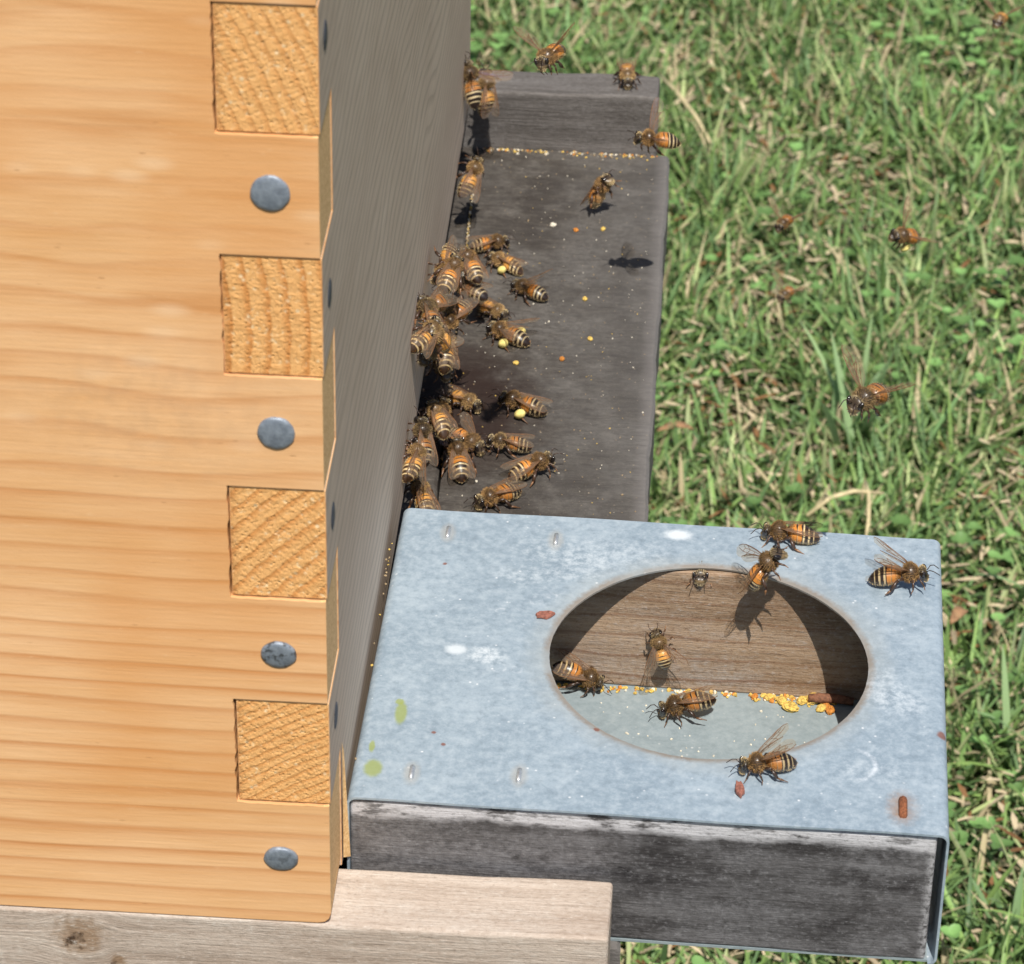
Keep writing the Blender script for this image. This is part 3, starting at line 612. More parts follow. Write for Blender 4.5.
for k, (x, y, rust) in enumerate([(14.3, 123.9, 0), (40, 122.8, 0), (14, 31.4, 0), (37.1, 32.4, 0), (119.5, 28.5, 1)]):
    p_ = inF(x, y, HT+sag(x-FC.x, y-FC.y)); g = G(); L_ = 2.9 if rust else 2.0
    g.tube([(p_.x, p_.y-L_, p_.z-.4), (p_.x, p_.y-L_*.85, p_.z+.22), (p_.x, p_.y, p_.z+.35), (p_.x, p_.y+L_*.85, p_.z+.22), (p_.x, p_.y+L_, p_.z-.4)], .62 if not rust else .95, 8)
    o = g.obj('staple', [M_rust if rust else M_steel], feeder, True)
    if rust: o['label'] = 'rusty staple near the right front corner'

# ================================================================== SMALL LOOSE THINGS
M_pol = plain('pollen', (.62, .42, .10), .85, .4, 1.2, .4); M_pol2 = plain('orange_pollen', (.50, .19, .03), .8, .3, 1.2, .4); M_tan = plain('tan_dust', (.32, .23, .13), .85, .3); M_white = plain('pale_crumb', (.68, .62, .5), .8, .2)
rng = random.Random(21)
def crumbs(name, label, items):
    g = G()
    for (x, y, z, r, m) in items:
        M3 = Matrix.Rotation(rng.uniform(0, 6), 3, 'Z') @ Matrix.Rotation(rng.uniform(0, 3), 3, 'X')
        g.ell((x, y, z+r*.5), (r*rng.uniform(.8, 1.3), r*rng.uniform(.7, 1.1), r*rng.uniform(.5, .9)), M3, 7, 5, m, .22, rng)
    o = g.obj(name, [M_pol, M_pol2, M_white, M_tan]); return tag(o, label, 'pollen', kind='stuff')
it = []
for _ in range(260):
    t = rng.random(); it.append((2+t*54+1.5*math.sin(t*40), 383.9-abs(rng.gauss(0, 1.3)), ZL, rng.uniform(.12, .42)*(1.3 if rng.random() < .15 else 1), rng.choice([0, 0, 3, 3, 1, 2])))
crumbs('pollen_crumbs', 'line of yellow pollen crumbs where the far rail meets the landing board', it)
it = [(9.5-7.2*(y-19.4)/364.8+rng.gauss(0, .18), y, ZL-.1, rng.uniform(.12, .27), rng.choice([0, 3, 2])) for y in [rng.uniform(318, 355) if rng.random() < .6 else rng.uniform(225, 372) for _ in range(230)]]
crumbs('pollen_crumbs', 'pale yellow pollen dust filling the narrow seam in the landing board', it)
it = []
for _ in range(170):
    t = rng.random()**.8; x = 40+t*68; it.append((x, 113.2-abs(rng.gauss(0, .8+2.0*max(0, t-.55))), -18.85, rng.uniform(.25, .62)*(1+.5*max(0, t-.5)), rng.choice([0, 0, 0, 1, 2])))
crumbs('pollen_crumbs', 'yellow pollen crumbs along the back of the metal floor inside the round hole', it)
it = [(1.0+rng.uniform(-.3, .6), rng.choice([rng.uniform(95, 120), rng.uniform(30, 130)]), 16.0, rng.uniform(.15, .34), rng.choice([0, 3, 3])) for _ in range(16)]
crumbs('pollen_crumbs', 'yellow crumbs in the gap between hive wall and metal feeder', it)
it = []
for _ in range(420):
    x, y = rng.uniform(6, 58), rng.uniform(135, 380)
    it.append((x, y, ZL, rng.uniform(.09, .22)*(1.7 if rng.random() < .06 else 1), rng.choice([2, 2, 3, 3, 3, 0])))
crumbs('pollen_specks', 'tiny pale specks and dust scattered over the dark landing board', it)
it = [(rng.uniform(45, 108), rng.uniform(40, 108), -18.9, rng.uniform(.15, .35), 2) for _ in range(150)]
crumbs('pale_specks', 'white specks on the metal floor inside the round hole', it)
def pellet(x, y, z, r, m, label, group):
    g = G(); M3 = Matrix.Rotation(rng.uniform(0, 6), 3, 'Z')
    g.ell((0, 0, 0), (r*1.15, r*.9, r*.7), M3, 14, 10, 0, .2, rng)
    o = g.obj('pollen_pellet', [m]); o.location = Vector((x, y, z+r*.55))*MM; tag(o, label, 'pollen', group)
for x, y, r, m in [(97.5, 108.0, 1.7, 0), (95.5, 110.6, 1.3, 0), (100.3, 111.2, 1.3, 0), (103.0, 111.8, 1.7, 0), (104.8, 108.6, 1.2, 0), (107.0, 108.0, 1.2, 1), (105.9, 109.8, 1.0, 1), (92.5, 111.9, 1.1, 0), (89, 112, .9, 1)]:
    pellet(x, y, -18.9, r, [M_pol, M_pol2][m], ['yellow pollen pellet in the heap at the right of the hole floor', 'orange pollen pellet in the heap at the right of the hole floor'][m], 'pollen pellets heaped inside the feeder')
for x, y, m in [(34.7, 335.5, 1), (42.6, 336.9, 0), (34.6, 263.1, 1), (41.8, 274.5, 0), (39.3, 296.2, 0), (22.1, 259.9, 0)]:
    pellet(x, y, ZL, .75, [M_pol, M_pol2][m], ['small yellow pollen pellet lying on the open dark landing board', 'small orange pollen pellet lying on the open dark landing board'][m], 'pollen pellets on the landing board')
pellet(27.9, 337.9, ZL, .8, M_white, 'round white crumb on the dark landing board under the far rail', None)
M_bark = plain('brown_bark', (.20, .085, .045), .85, .4, 1, .8); M_chip = plain('reddish_flake', (.26, .10, .07), .85, .35, 1.5, .6)
g = G(); g.tube([(101.8, 111.0, -16.6), (104.5, 110.8, -16.3), (108, 111.2, -16.5), (112.5, 110.7, -16.8)], [1.05, 1.2, 1.15, .95], 9)
o = g.obj('twig', [M_bark], None, True, (107, 111, -16)); o.location = Vector((107, 111, -16.6))*MM; tag(o, 'short brown twig behind the pollen heap inside the round hole', 'twig')
def flake(name, cx, cy, z, sx, sy, h, label, cat, mat, rot=0, tilt=0):
    g = G(); r_ = random.Random(int(cx*10)); n = 12; V = []
    for lv, hh in ((1, 0), (.92, h), (.0, h*1.1)):
        for k in range(n):
            a = 2*math.pi*k/n; q = 1+.14*math.sin(k*2.7+cx); V.append((sx*q*lv*math.cos(a), sy*q*lv*math.sin(a), hh+(.18*math.sin(k*1.9) if lv else 0)))
    g.add(V, [(j*n+k, j*n+(k+1) % n, (j+1)*n+(k+1) % n, (j+1)*n+k) for j in range(2) for k in range(n)]+[tuple(range(n))[::-1]])
    o = g.obj(name, [mat]); o.location = Vector((cx, cy, z))*MM; o.rotation_euler = (tilt, 0, rot); return tag(o, label, cat)
flake('bark_flake', 39.2, 91.9, 16.75, 2.2, 1.35, .5, 'small reddish brown flake on the metal beside the left rim of the round hole', 'flake', M_chip, .3)
flake('bark_scrap', 84.6, 31.2, 17.0, 1.0, 2.2, .8, 'narrow brown scrap held at the mouth of the bee below the hole', 'flake', M_chip, .15, .15)

# stray straws and a broad tuft in the lawn
M_straw = plain('dry_straw', (.60, .49, .28), .7, .2, .4)
def straw(pts, r, label):
    g = G(); g.tube(pts, [r*.8, r, r, r*.6][:len(pts)], 7); b = pts[0]; v = g.v; g.v = [tuple(Vector(q)-Vector(b)) for q in v]
    o = g.obj('dry_straw', [M_straw], None, True); o.location = Vector(b)*MM; tag(o, label, 'straw', 'stray straws in the lawn')
straw([(50, 945, -277), (58, 926, -275), (68, 903, -276), (77, 880, -280)], .95, 'long pale straw slanting down the lawn right of the far rail')
straw([(119, 580, -280), (128, 586, -275), (137, 590, -274), (149, 594, -277)], .95, 'bent pale straw in the grass behind the far edge of the metal feeder')
straw([(142, 600, -276), (143, 589, -275), (143, 578, -279), (142, 570, -283)], .8, 'short upright pale straw crossing the bent one behind the metal feeder')
straw([(230, 470, -283), (237, 480, -277), (243, 492, -275), (250, 500, -279)], 1.3, 'pale straw in the grass right of the metal feeder')
def tuft(x, y, n, hmin, hmax, wmin, wmax, seed, label):
    q = np.random.default_rng(seed)
    X = q.normal(x, 5, n); Y = q.normal(y, 6, n); hue = q.uniform(0, 1, (n, 1))
    c = (np.array([[.30, .42, .20]])*(1-hue)+np.array([[.21, .33, .15]])*hue)*q.uniform(.8, 1.3, (n, 1))
    o = blades('grass_tuft', X, Y, np.full(n, GZ-2.), q.uniform(hmin, hmax, n), q.uniform(wmin, wmax, n), q.uniform(0, 6.28, n), q.uniform(.05, .6, n), q.uniform(0, .9, n), c, M_grass, 6)
    tag(o, label, 'grass', 'broad-bladed grass tufts')
tuft(138, 665, 13, 35, 66, 2.2, 3.6, 1, 'tuft of broad pale grass blades standing up in the middle of the lawn')
tuft(205, 455, 13, 25, 45, 2.2, 3.4, 2, 'tuft of broad dark green blades beside the right side of the metal feeder')
tuft(215, 560, 10, 25, 45, 2.2, 3.4, 3, 'tuft of broad blades at the right edge beyond the metal feeder')
tuft(190, 360, 10, 25, 45, 2.4, 3.6, 5, 'tuft of broad blades in the lower right corner below the metal feeder')
# fallen brown leaves
M_leaf = plain('dead_leaf', (.36, .20, .10), .8, .35, .3, .3)
def leaf(x, y, z, L_, W_, rot, label):
    g = G(); V = []; n = 8
    for i in range(n+1):
        t = i/n; w_ = W_*math.sin(math.pi*min(1, t*.94+.03))**.8; h = 3*math.sin(t*2.6)
        for q in (-1, 0, 1): V.append(((t-.5)*L_, q*w_, h+abs(q)*w_*.45))
    F = [(i*3+q, i*3+q+1, (i+1)*3+q+1, (i+1)*3+q) for i in range(n) for q in range(2)]
    g.add(V, F); o = g.obj('dead_leaf', [M_leaf], None, True); o.location = Vector((x, y, z))*MM; o.rotation_euler = (.1, .15, rot)
    m = o.modifiers.new('thickness', 'SOLIDIFY'); m.thickness = .4*MM; tag(o, label, 'leaf', 'fallen brown leaves in the grass')
leaf(66, 645, -286, 15, 2.2, .25, 'curled brown leaf in the grass right of the landing board')
leaf(176, 524, -286, 11, 2.6, 1.0, 'pale brown dead leaf in the grass right of the feeder corner')

# ================================================================== BEES
def col_mat(name, rough, spec, var=True, coat=0, sheen=0):
    m = bpy.data.materials.new(name); m.use_nodes = True; t = m.node_tree; b = t.nodes['Principled BSDF']
    a = t.nodes.new('ShaderNodeAttribute'); a.attribute_name = 'Col'
    oi = t.nodes.new('ShaderNodeObjectInfo'); mr = t.nodes.new('ShaderNodeMapRange'); mr.inputs[3].default_value = .6; mr.inputs[4].default_value = 1.2
    t.links.new(oi.outputs['Random'], mr.inputs[0])
    vm = t.nodes.new('ShaderNodeVectorMath'); vm.operation = 'SCALE'; t.links.new(a.outputs['Color'], vm.inputs[0]); t.links.new(mr.outputs[0], vm.inputs['Scale'])
    t.links.new(vm.outputs[0], b.inputs['Base Color']); b.inputs['Roughness'].default_value = rough; b.inputs['Specular IOR Level'].default_value = spec
    b.inputs['Coat Weight'].default_value = coat; b.inputs['Coat Roughness'].default_value = .2
    return m
M_bee = col_mat('bee_body', .38, .5, coat=.15); M_fur = col_mat('bee_fur', .75, .25)
M_eye = plain('bee_eye', (.012, .008, .007), .12, .1, Specular_IOR_Level=.8)
def wing_mat():
    m = bpy.data.materials.new('bee_wing'); m.use_nodes = True; t = m.node_tree; b = t.nodes['Principled BSDF']
    b.inputs['Base Color'].default_value = (.46, .36, .27, 1); b.inputs['Roughness'].default_value = .22; b.inputs['Specular IOR Level'].default_value = .8
    b.inputs['Thin Film Thickness'].default_value = 320
    tr = t.nodes.new('ShaderNodeBsdfTransparent'); tr.inputs[0].default_value = (.93, .88, .80, 1)
    mx = t.nodes.new('ShaderNodeMixShader'); mx.inputs[0].default_value = .17
    t.links.new(tr.outputs[0], mx.inputs[1]); t.links.new(b.outputs[0], mx.inputs[2]); t.links.new(mx.outputs[0], t.nodes['Material Output'].inputs[0]); return m
M_wing = wing_mat(); M_vein = plain('wing_vein', (.16, .075, .03), .5, .2)
M_load = plain('pollen_load', (.80, .66, .22), .85, .2, 1.5, .6)

PAL = {'A': dict(o=(.56, .215, .04), b=(.030, .016, .010), p=(.62, .47, .25), th=(.10, .06, .03), fur=(.34, .20, .08)),
       'B': dict(o=(.62, .29, .065), b=(.05, .025, .012), p=(.66, .50, .26), th=(.14, .085, .04), fur=(.44, .28, .12)),
       'C': dict(o=(.36, .145, .035), b=(.022, .013, .010), p=(.58, .46, .27), th=(.06, .04, .025), fur=(.33, .22, .10))}
_bee = {}
def bee_meshes(var, legs):
    key = (var, legs)
    if key in _bee: return _bee[key]
    P_ = PAL[var]; q = random.Random(hash(key) % 1000 if False else {'A': 1, 'B': 2, 'C': 3}[var]*10+(legs == 'fly'))
    bend = {'A': .25, 'B': .9, 'C': .5}[var]; yawb = {'A': .0, 'B': .35, 'C': -.4}[var]
    sx_ = [-7.0, -6.85, -6.4, -5.6, -4.6, -3.4, -2.2, -1.2, -.5, -.15, .05, .25, .6, 1.1, 1.7, 2.4, 3.0, 3.4, 3.58, 3.72, 3.9, 4.2, 4.6, 5.0, 5.3, 5.42]
    ry_ = [.03, .45, 1.0, 1.6, 2.02, 2.25, 2.22, 1.95, 1.3, .62, .5, .85, 1.4, 1.78, 1.95, 1.82, 1.35, .8, .52, .7, 1.15, 1.6, 1.75, 1.5, .85, .03]
    zc_ = [1.7, 1.72, 1.8, 1.95, 2.12, 2.3, 2.4, 2.45, 2.45, 2.45, 2.5, 2.55, 2.7, 2.8, 2.85, 2.85, 2.75, 2.65, 2.55, 2.5, 2.42, 2.32, 2.25, 2.15, 2.05, 2.0]
    rzf = [.9]*10+[1.0]*8+[1.0]*8
    xs_ = np.concatenate([np.linspace(-7, -.15, 64), np.linspace(-.08, 3.5, 22), np.linspace(3.58, 5.42, 18)])
    NS = 26; V = []; C = []; Nn = []
    for i, x in enumerate(xs_):
        ry = np.interp(x, sx_, ry_); rz = ry*np.interp(x, sx_, rzf); zc = np.interp(x, sx_, zc_)
        if i and 0 < i < len(xs_)-1:      # smooth the profile
            ry = (np.interp(x-.12, sx_, ry_)+ry+np.interp(x+.12, sx_, ry_))/3; rz = ry*np.interp(x, sx_, rzf)
        yc = 0
        if x < -.1:
            t = (-.1-x)/6.9; zc -= bend*t*t*1.3; yc = yawb*t*t*1.8
            bd = [0, .13, .30, .47, .63, .79, 1.001]; k = max(j for j in range(6) if t >= bd[j]-1e-6); tf = (t-bd[k])/(bd[k+1]-bd[k])
            step = 1+.035*(tf-.5)            # overlapping tergites
            ry *= step; rz *= step
        if x > 3.58: rz *= 1.0
        for n in range(NS):
            a = 2*math.pi*n/NS; sy, sz = math.cos(a), math.sin(a)
            yy, zz_ = ry*sy, rz*sz
            if x > 3.58 and sz < 0: yy *= 1-.35*abs(sz)      # face narrows to the mouth
            V.append((x+(.25*-sz if x > 3.58 else 0), yc+yy, zc+zz_))
            if x < -.1:
                dark = [.85, .80, .72, .32, .42, .45][k]; wob = .06*math.sin(a*3)
                if k < 3:
                    c = P_['o'] if tf < dark+wob+.1*abs(sy) else P_['b']
                    if tf < .10 and k: c = tuple(.5*(e+f_) for e, f_ in zip(P_['o'], P_['p']))
                    if k == 0: c = tuple(.5*(e+f_) for e, f_ in zip(P_['o'], P_['th']))
                else:
                    c = P_['p'] if tf < .34+wob else P_['b']
                    if k == 5: c = P_['p'] if tf < .15 else P_['b']
                if sz < -.35: c = tuple(.45*e+.55*f_ for e, f_ in zip(c, (.30, .20, .09)))
            elif x < 3.55: c = P_['th']
            else: c = (.055, .038, .024) if sz > -.2 else (.16, .11, .055)
            C.append(c)
            Nn.append(Vector((0, sy, sz)))
    n_r = len(xs_)
    F = [(i*NS+n, (i+1)*NS+n, (i+1)*NS+(n+1) % NS, i*NS+(n+1) % NS) for i in range(n_r-1) for n in range(NS)]
    F += [tuple(range(NS)), tuple((n_r-1)*NS+n for n in range(NS))[::-1]]
    g = G(); g.add(V, F, 0); nb = len(g.v)
    for s in (1, -1): g.ell((4.55, s*1.30, 2.62), (.62, .50, 1.08), Matrix.Rotation(s*-.25, 3, 'X'), 14, 10, 1)
    cols = C+[(0.01, .01, .01)]*(len(g.v)-nb)
    loads = []
    def leg(pts, rad, c):
        n0 = len(g.v); g.tube(pts, rad, 7, 0); cols.extend([c]*(len(g.v)-n0))
    for s in (1, -1):
        j = lambda a: q.uniform(-a, a)
        if legs == 'walk':
            L3 = [((2.6, .7, 1.7), (3.5+j(.3), 1.9, 2.3+j(.2)), (4.3+j(.3), 2.4+j(.2), .8), (4.9+j(.4), 2.8+j(.3), .08)),
                  ((1.7, .8, 1.6), (1.9+j(.4), 2.9, 2.5), (1.7+j(.5), 3.7, .8), (1.5+j(.7), 4.4+j(.3), .08)),
                  ((.8, .8, 1.6), (-.6+j(.3), 2.6, 2.7), (-2.1+j(.4), 3.4+j(.2), .9), (-3.5+j(.5), 4.1+j(.4), .08))]
        else:
            L3 = [((2.6, .7, 1.7), (3.6, 1.3, 1.0), (3.1+j(.3), 1.2, -.4), (2.8+j(.4), 1.0, -1.3)),
                  ((1.7, .8, 1.6), (1.6, 1.8, .4), (1.0+j(.3), 1.6, -.9), (.4+j(.4), 1.4, -2.1)),
                  ((.8, .8, 1.6), (-.5, 1.8, .6), (-2.0+j(.3), 1.6, -1.1), (-3.4+j(.4), 1.5, -2.0))]
        for k, (a, b, c_, d) in enumerate(L3):
            a, b, c_, d = map(Vector, (a, b, c_, d))
            for v_ in (a, b, c_, d): v_.y *= s
            w_ = [.24, .25, .30][k]; cc = (.075, .038, .02) if k < 2 else (.055, .028, .016)
            leg([a, a.lerp(b, .5), b], [w_, w_*1.15, w_*.8], cc)
            leg([b, b.lerp(c_, .55), c_], [w_*.7, w_*(1.0 if k < 2 else 1.45), w_*(.75 if k < 2 else 1.3)], cc)
            leg([c_, c_.lerp(d, .35), c_.lerp(d, .7), d], [w_*.6, w_*(.5 if k < 2 else .9), w_*.38, w_*.3], (.20, .095, .04))
            if k == 2: loads.append((b.lerp(c_, .72)+Vector((0, s*.25, .25)), s))
        leg([(5.25, s*.32, 2.95), (5.6, s*.55, 3.35), (5.95, s*.95, 3.6)], [.11, .10, .10], (.05, .025, .015))
        e = (7.6+q.uniform(-.3, .3), s*(1.5+q.uniform(-.3, .4)), 2.6+q.uniform(-.5, .4))
        leg([(5.95, s*.95, 3.6), (6.7, s*1.25, 3.45), e], [.09, .10, .085], (.045, .025, .018))
    leg([(5.2, .0, 1.5), (5.1, 0, 1.0), (4.9, 0, .65)], [.32, .24, .1], (.10, .05, .025))
    body = mesh_obj('body', g.v, g.f, [M_bee, M_eye], None, g.m, True); bme = body.data
    at = bme.color_attributes.new('Col', 'FLOAT_COLOR', 'POINT')
    at.data.foreach_set('color', np.array([(*c, 1) for c in cols], np.float32).reshape(-1)); bpy.data.objects.remove(body)
    # fur
    fv, ff, fc = [], [], []
    def hair(i, ln, c, wd=.055):
        p_ = Vector(V[i])+Vector((q.uniform(-.12, .12), q.uniform(-.12, .12), q.uniform(-.1, .1)*.3)); nn = Vector((q.uniform(-.6, .35), Nn[i].y+q.uniform(-.4, .4), Nn[i].z+q.uniform(-.4, .4))).normalized()
        sd = nn.orthogonal().normalized(); sd.rotate(Matrix.Rotation(q.uniform(0, 6.28), 3, nn)); sd *= wd
        k = len(fv); bm_ = q.uniform(.6, 1.35); fv.extend([p_-sd, p_+sd, p_+nn*ln]); ff.append((k, k+1, k+2)); fc.extend([tuple(e*bm_ for e in c)]*3)
    ring = lambda lo, hi: [i for i in range(len(V)) if lo <= xs_[i//NS] <= hi]
    th = ring(.2, 3.5); hd = [i for i in ring(3.6, 5.3) if abs(Nn[i].y) < .75]; ab0 = ring(-1.4, -.1)
    for _ in range(1900):
        i = q.choice(th)
        top = Nn[i].z > .72 and 1.0 < xs_[i//NS] < 2.9
        hair(i, q.uniform(.25, .5) if top else q.uniform(.45, .8), tuple(e*(.7 if top else 1.05) for e in P_['fur']))
    for _ in range(420): hair(q.choice(hd), q.uniform(.25, .5), tuple(e*.9 for e in P_['p']))
    for _ in range(300): hair(q.choice(ab0), q.uniform(.3, .6), P_['fur'])
    for _ in range(900):
        i = q.choice(ring(-6.3, -1.4)) if _ < 2 else (q.randrange(0, 58*NS))
        t = (-.1-xs_[i//NS])/6.9; pale = Nn[i].z < 0 or (t > .45 and C[i] == P_['p'])
        if pale or q.random() < .25: hair(i, q.uniform(.15, .38), P_['p'] if pale else tuple(e*.7 for e in P_['o']), .035)
    fo = mesh_obj('fur', fv, ff, [M_fur]); at = fo.data.color_attributes.new('Col', 'FLOAT_COLOR', 'POINT')
    at.data.foreach_set('color', np.array([(*c, 1) for c in fc], np.float32).reshape(-1)); fme = fo.data; bpy.data.objects.remove(fo)
    _bee[key] = (bme, fme, loads); return _bee[key]
def wing_mesh(fore, s):
    if fore:
        lead = [(0, .1), (1.2, .32), (3, .5), (5, .58), (6.8, .5), (8.2, .2), (9.0, -.35)]; trail = [(0, -.1), (1.2, -.55), (3, -1.35), (5, -2.2), (6.8, -2.55), (8.2, -2.1), (9.0, -1.0)]
        veins = [[(0, 0), (2.4, .35), (5.8, .45), (7.0, .4)], [(0, -.1), (2.6, -.1), (4.6, -.15), (6.2, .35)], [(.2, -.2), (2.8, -.75), (5.2, -1.9)], [(2.6, -.1), (2.9, -.8)], [(4.4, -.15), (4.9, -1.0), (5.2, -1.8)], [(4.9, -1.0), (6.6, -1.1), (8.2, -.8)], [(4.7, -.15), (6.4, -.3), (7.4, .1)], [(6.4, -.3), (6.5, -1.1)], [(2.9, -.8), (4.9, -1.0)]]
    else:
        lead = [(0, .08), (1, .3), (2.4, .45), (4, .45), (5.2, .25), (6.2, -.3)]; trail = [(0, -.08), (1, -.7), (2.4, -1.35), (4, -1.5), (5.2, -1.2), (6.2, -.6)]
        veins = [[(0, 0), (2, .25), (4, .3)], [(0, -.1), (2.2, -.3), (4.4, -.6)], [(2.2, -.3), (2.6, .25)]]
    g = G(); n = len(lead); V = []
    ch = lambda x, y: .10*math.sin(y*3.2+x*.6)-.03*x*.5
    for (lx, ly), (tx, ty) in zip(lead, trail):
        for k in range(6):
            x, y = lx+(tx-lx)*k/5, ly+(ty-ly)*k/5; V.append((x, y*s, ch(x, y)))
    g.add(V, [(i*6+k, (i+1)*6+k, (i+1)*6+k+1, i*6+k+1) for i in range(n-1) for k in range(5)], 0)
    for v_ in veins: g.tube([(x, y*s, ch(x, y)) for x, y in v_], .055, 5, 1)
    g.tube([(x, y*s, ch(x, y)) for x, y in lead], .07, 5, 1)
    o = g.obj('wing', [M_wing, M_vein], None, True); me = o.data; bpy.data.objects.remove(o); return me
WM = {(f_, s): wing_mesh(f_, s) for f_ in (1, 0) for s in (1, -1)}
def load_mesh():
    g = G(); r_ = random.Random(5); g.ell((0, 0, 0), (1.55, 1.0, 1.1), None, 12, 9, 0, .06, r_); o = g.obj('pollen_load', [M_load], None, True); me = o.data; bpy.data.objects.remove(o); return me
LM = load_mesh()
WMODE = {'fold': (11, 1, 4), 'none': (9, 0, 2), 'half': (34, 12, 10), 'up': (24, 38, 16), 'spread': (62, 14, 10), 'lefty': (58, 16, 10), 'fly': (78, 42, 0)}
def place_bee(i, mid, fw, up, sc, wing, pol, var, label):
    legs = 'fly' if 'flying' in label else 'walk'
    bme, fme, loads = bee_meshes(var, legs); q = random.Random(i*7+1)
    X = Vector(fw).normalized(); Z = Vector(up); Z = (Z-X*Z.dot(X)).normalized(); Y = Z.cross(X)
    R3 = Matrix((X, Y, Z)).transposed()
    loc = Vector(mid)-R3 @ (Vector((-.8, 0, 2.35))*sc)
    root = bpy.data.objects.new('honey_bee', None); root.empty_display_size = .003; col.objects.link(root)
    root.matrix_world = Matrix.Translation(loc*MM) @ R3.to_4x4() @ Matrix.Diagonal((sc, sc, sc, 1))
    grp = 'bees in flight' if legs == 'fly' else ('bees on and in the metal feeder' if ('hole' in label or 'feeder' in label) and mid[1] < 133 else 'bees around the hive entrance')
    tag(root, label, 'bee', grp)
    def part(name, me, M=None):
        o = bpy.data.objects.new(name, me); col.objects.link(o); o.parent = root
        if M is not None: o.matrix_local = M
        return o
    part('body', bme); part('fur', fme)
    a, e, rl = WMODE.get(wing, (0, 0, 0))
    for s in (1, -1):
        if wing == 'hidden': continue
        if wing == 'lefty' and s < 0: a, e, rl = 6, 4, 0
        for fore in (1, 0):
            aa = R(a+q.uniform(-4, 4)-(0 if fore else (3 if a < 20 else 16))); ee = R(e+q.uniform(-3, 3)-(0 if fore else 2))
            sp = Vector((-math.cos(aa)*math.cos(ee), s*math.sin(aa)*math.cos(ee), math.sin(ee)-.06))
            sp.normalize(); n0 = Vector((0, 0, 1)) if e < 50 else Vector((.5, -s*.3, .8)); l_ = sp.cross(n0).normalized(); n1 = l_.cross(sp).normalized()
            Mx = Matrix((sp, l_, n1)).transposed().to_4x4()
            Mx = Mx @ Matrix.Rotation(R(rl)*(-s if s > 0 else 1)*1.0, 4, 'X')
            hinge = Vector((1.5 if fore else .9, s*(1.25 if fore else 1.2), (4.05 if fore else 3.85)+(0.12 if s > 0 else 0)))
            part('wing', WM[(fore, -s if False else s)], Matrix.Translation(hinge*MM) @ Mx)
    for k in range(pol):
        p_, s = loads[1-k] if i % 2 else loads[k]
        if pol == 1:     # the side turned to the camera
            cands = sorted(loads, key=lambda L_: ((root.matrix_world @ (L_[0]*MM))-CAM).length); p_ = cands[0][0]
        part('pollen_load', LM, Matrix.Translation(p_*MM) @ Matrix.Rotation(R(35), 4, 'Y'))
    return root
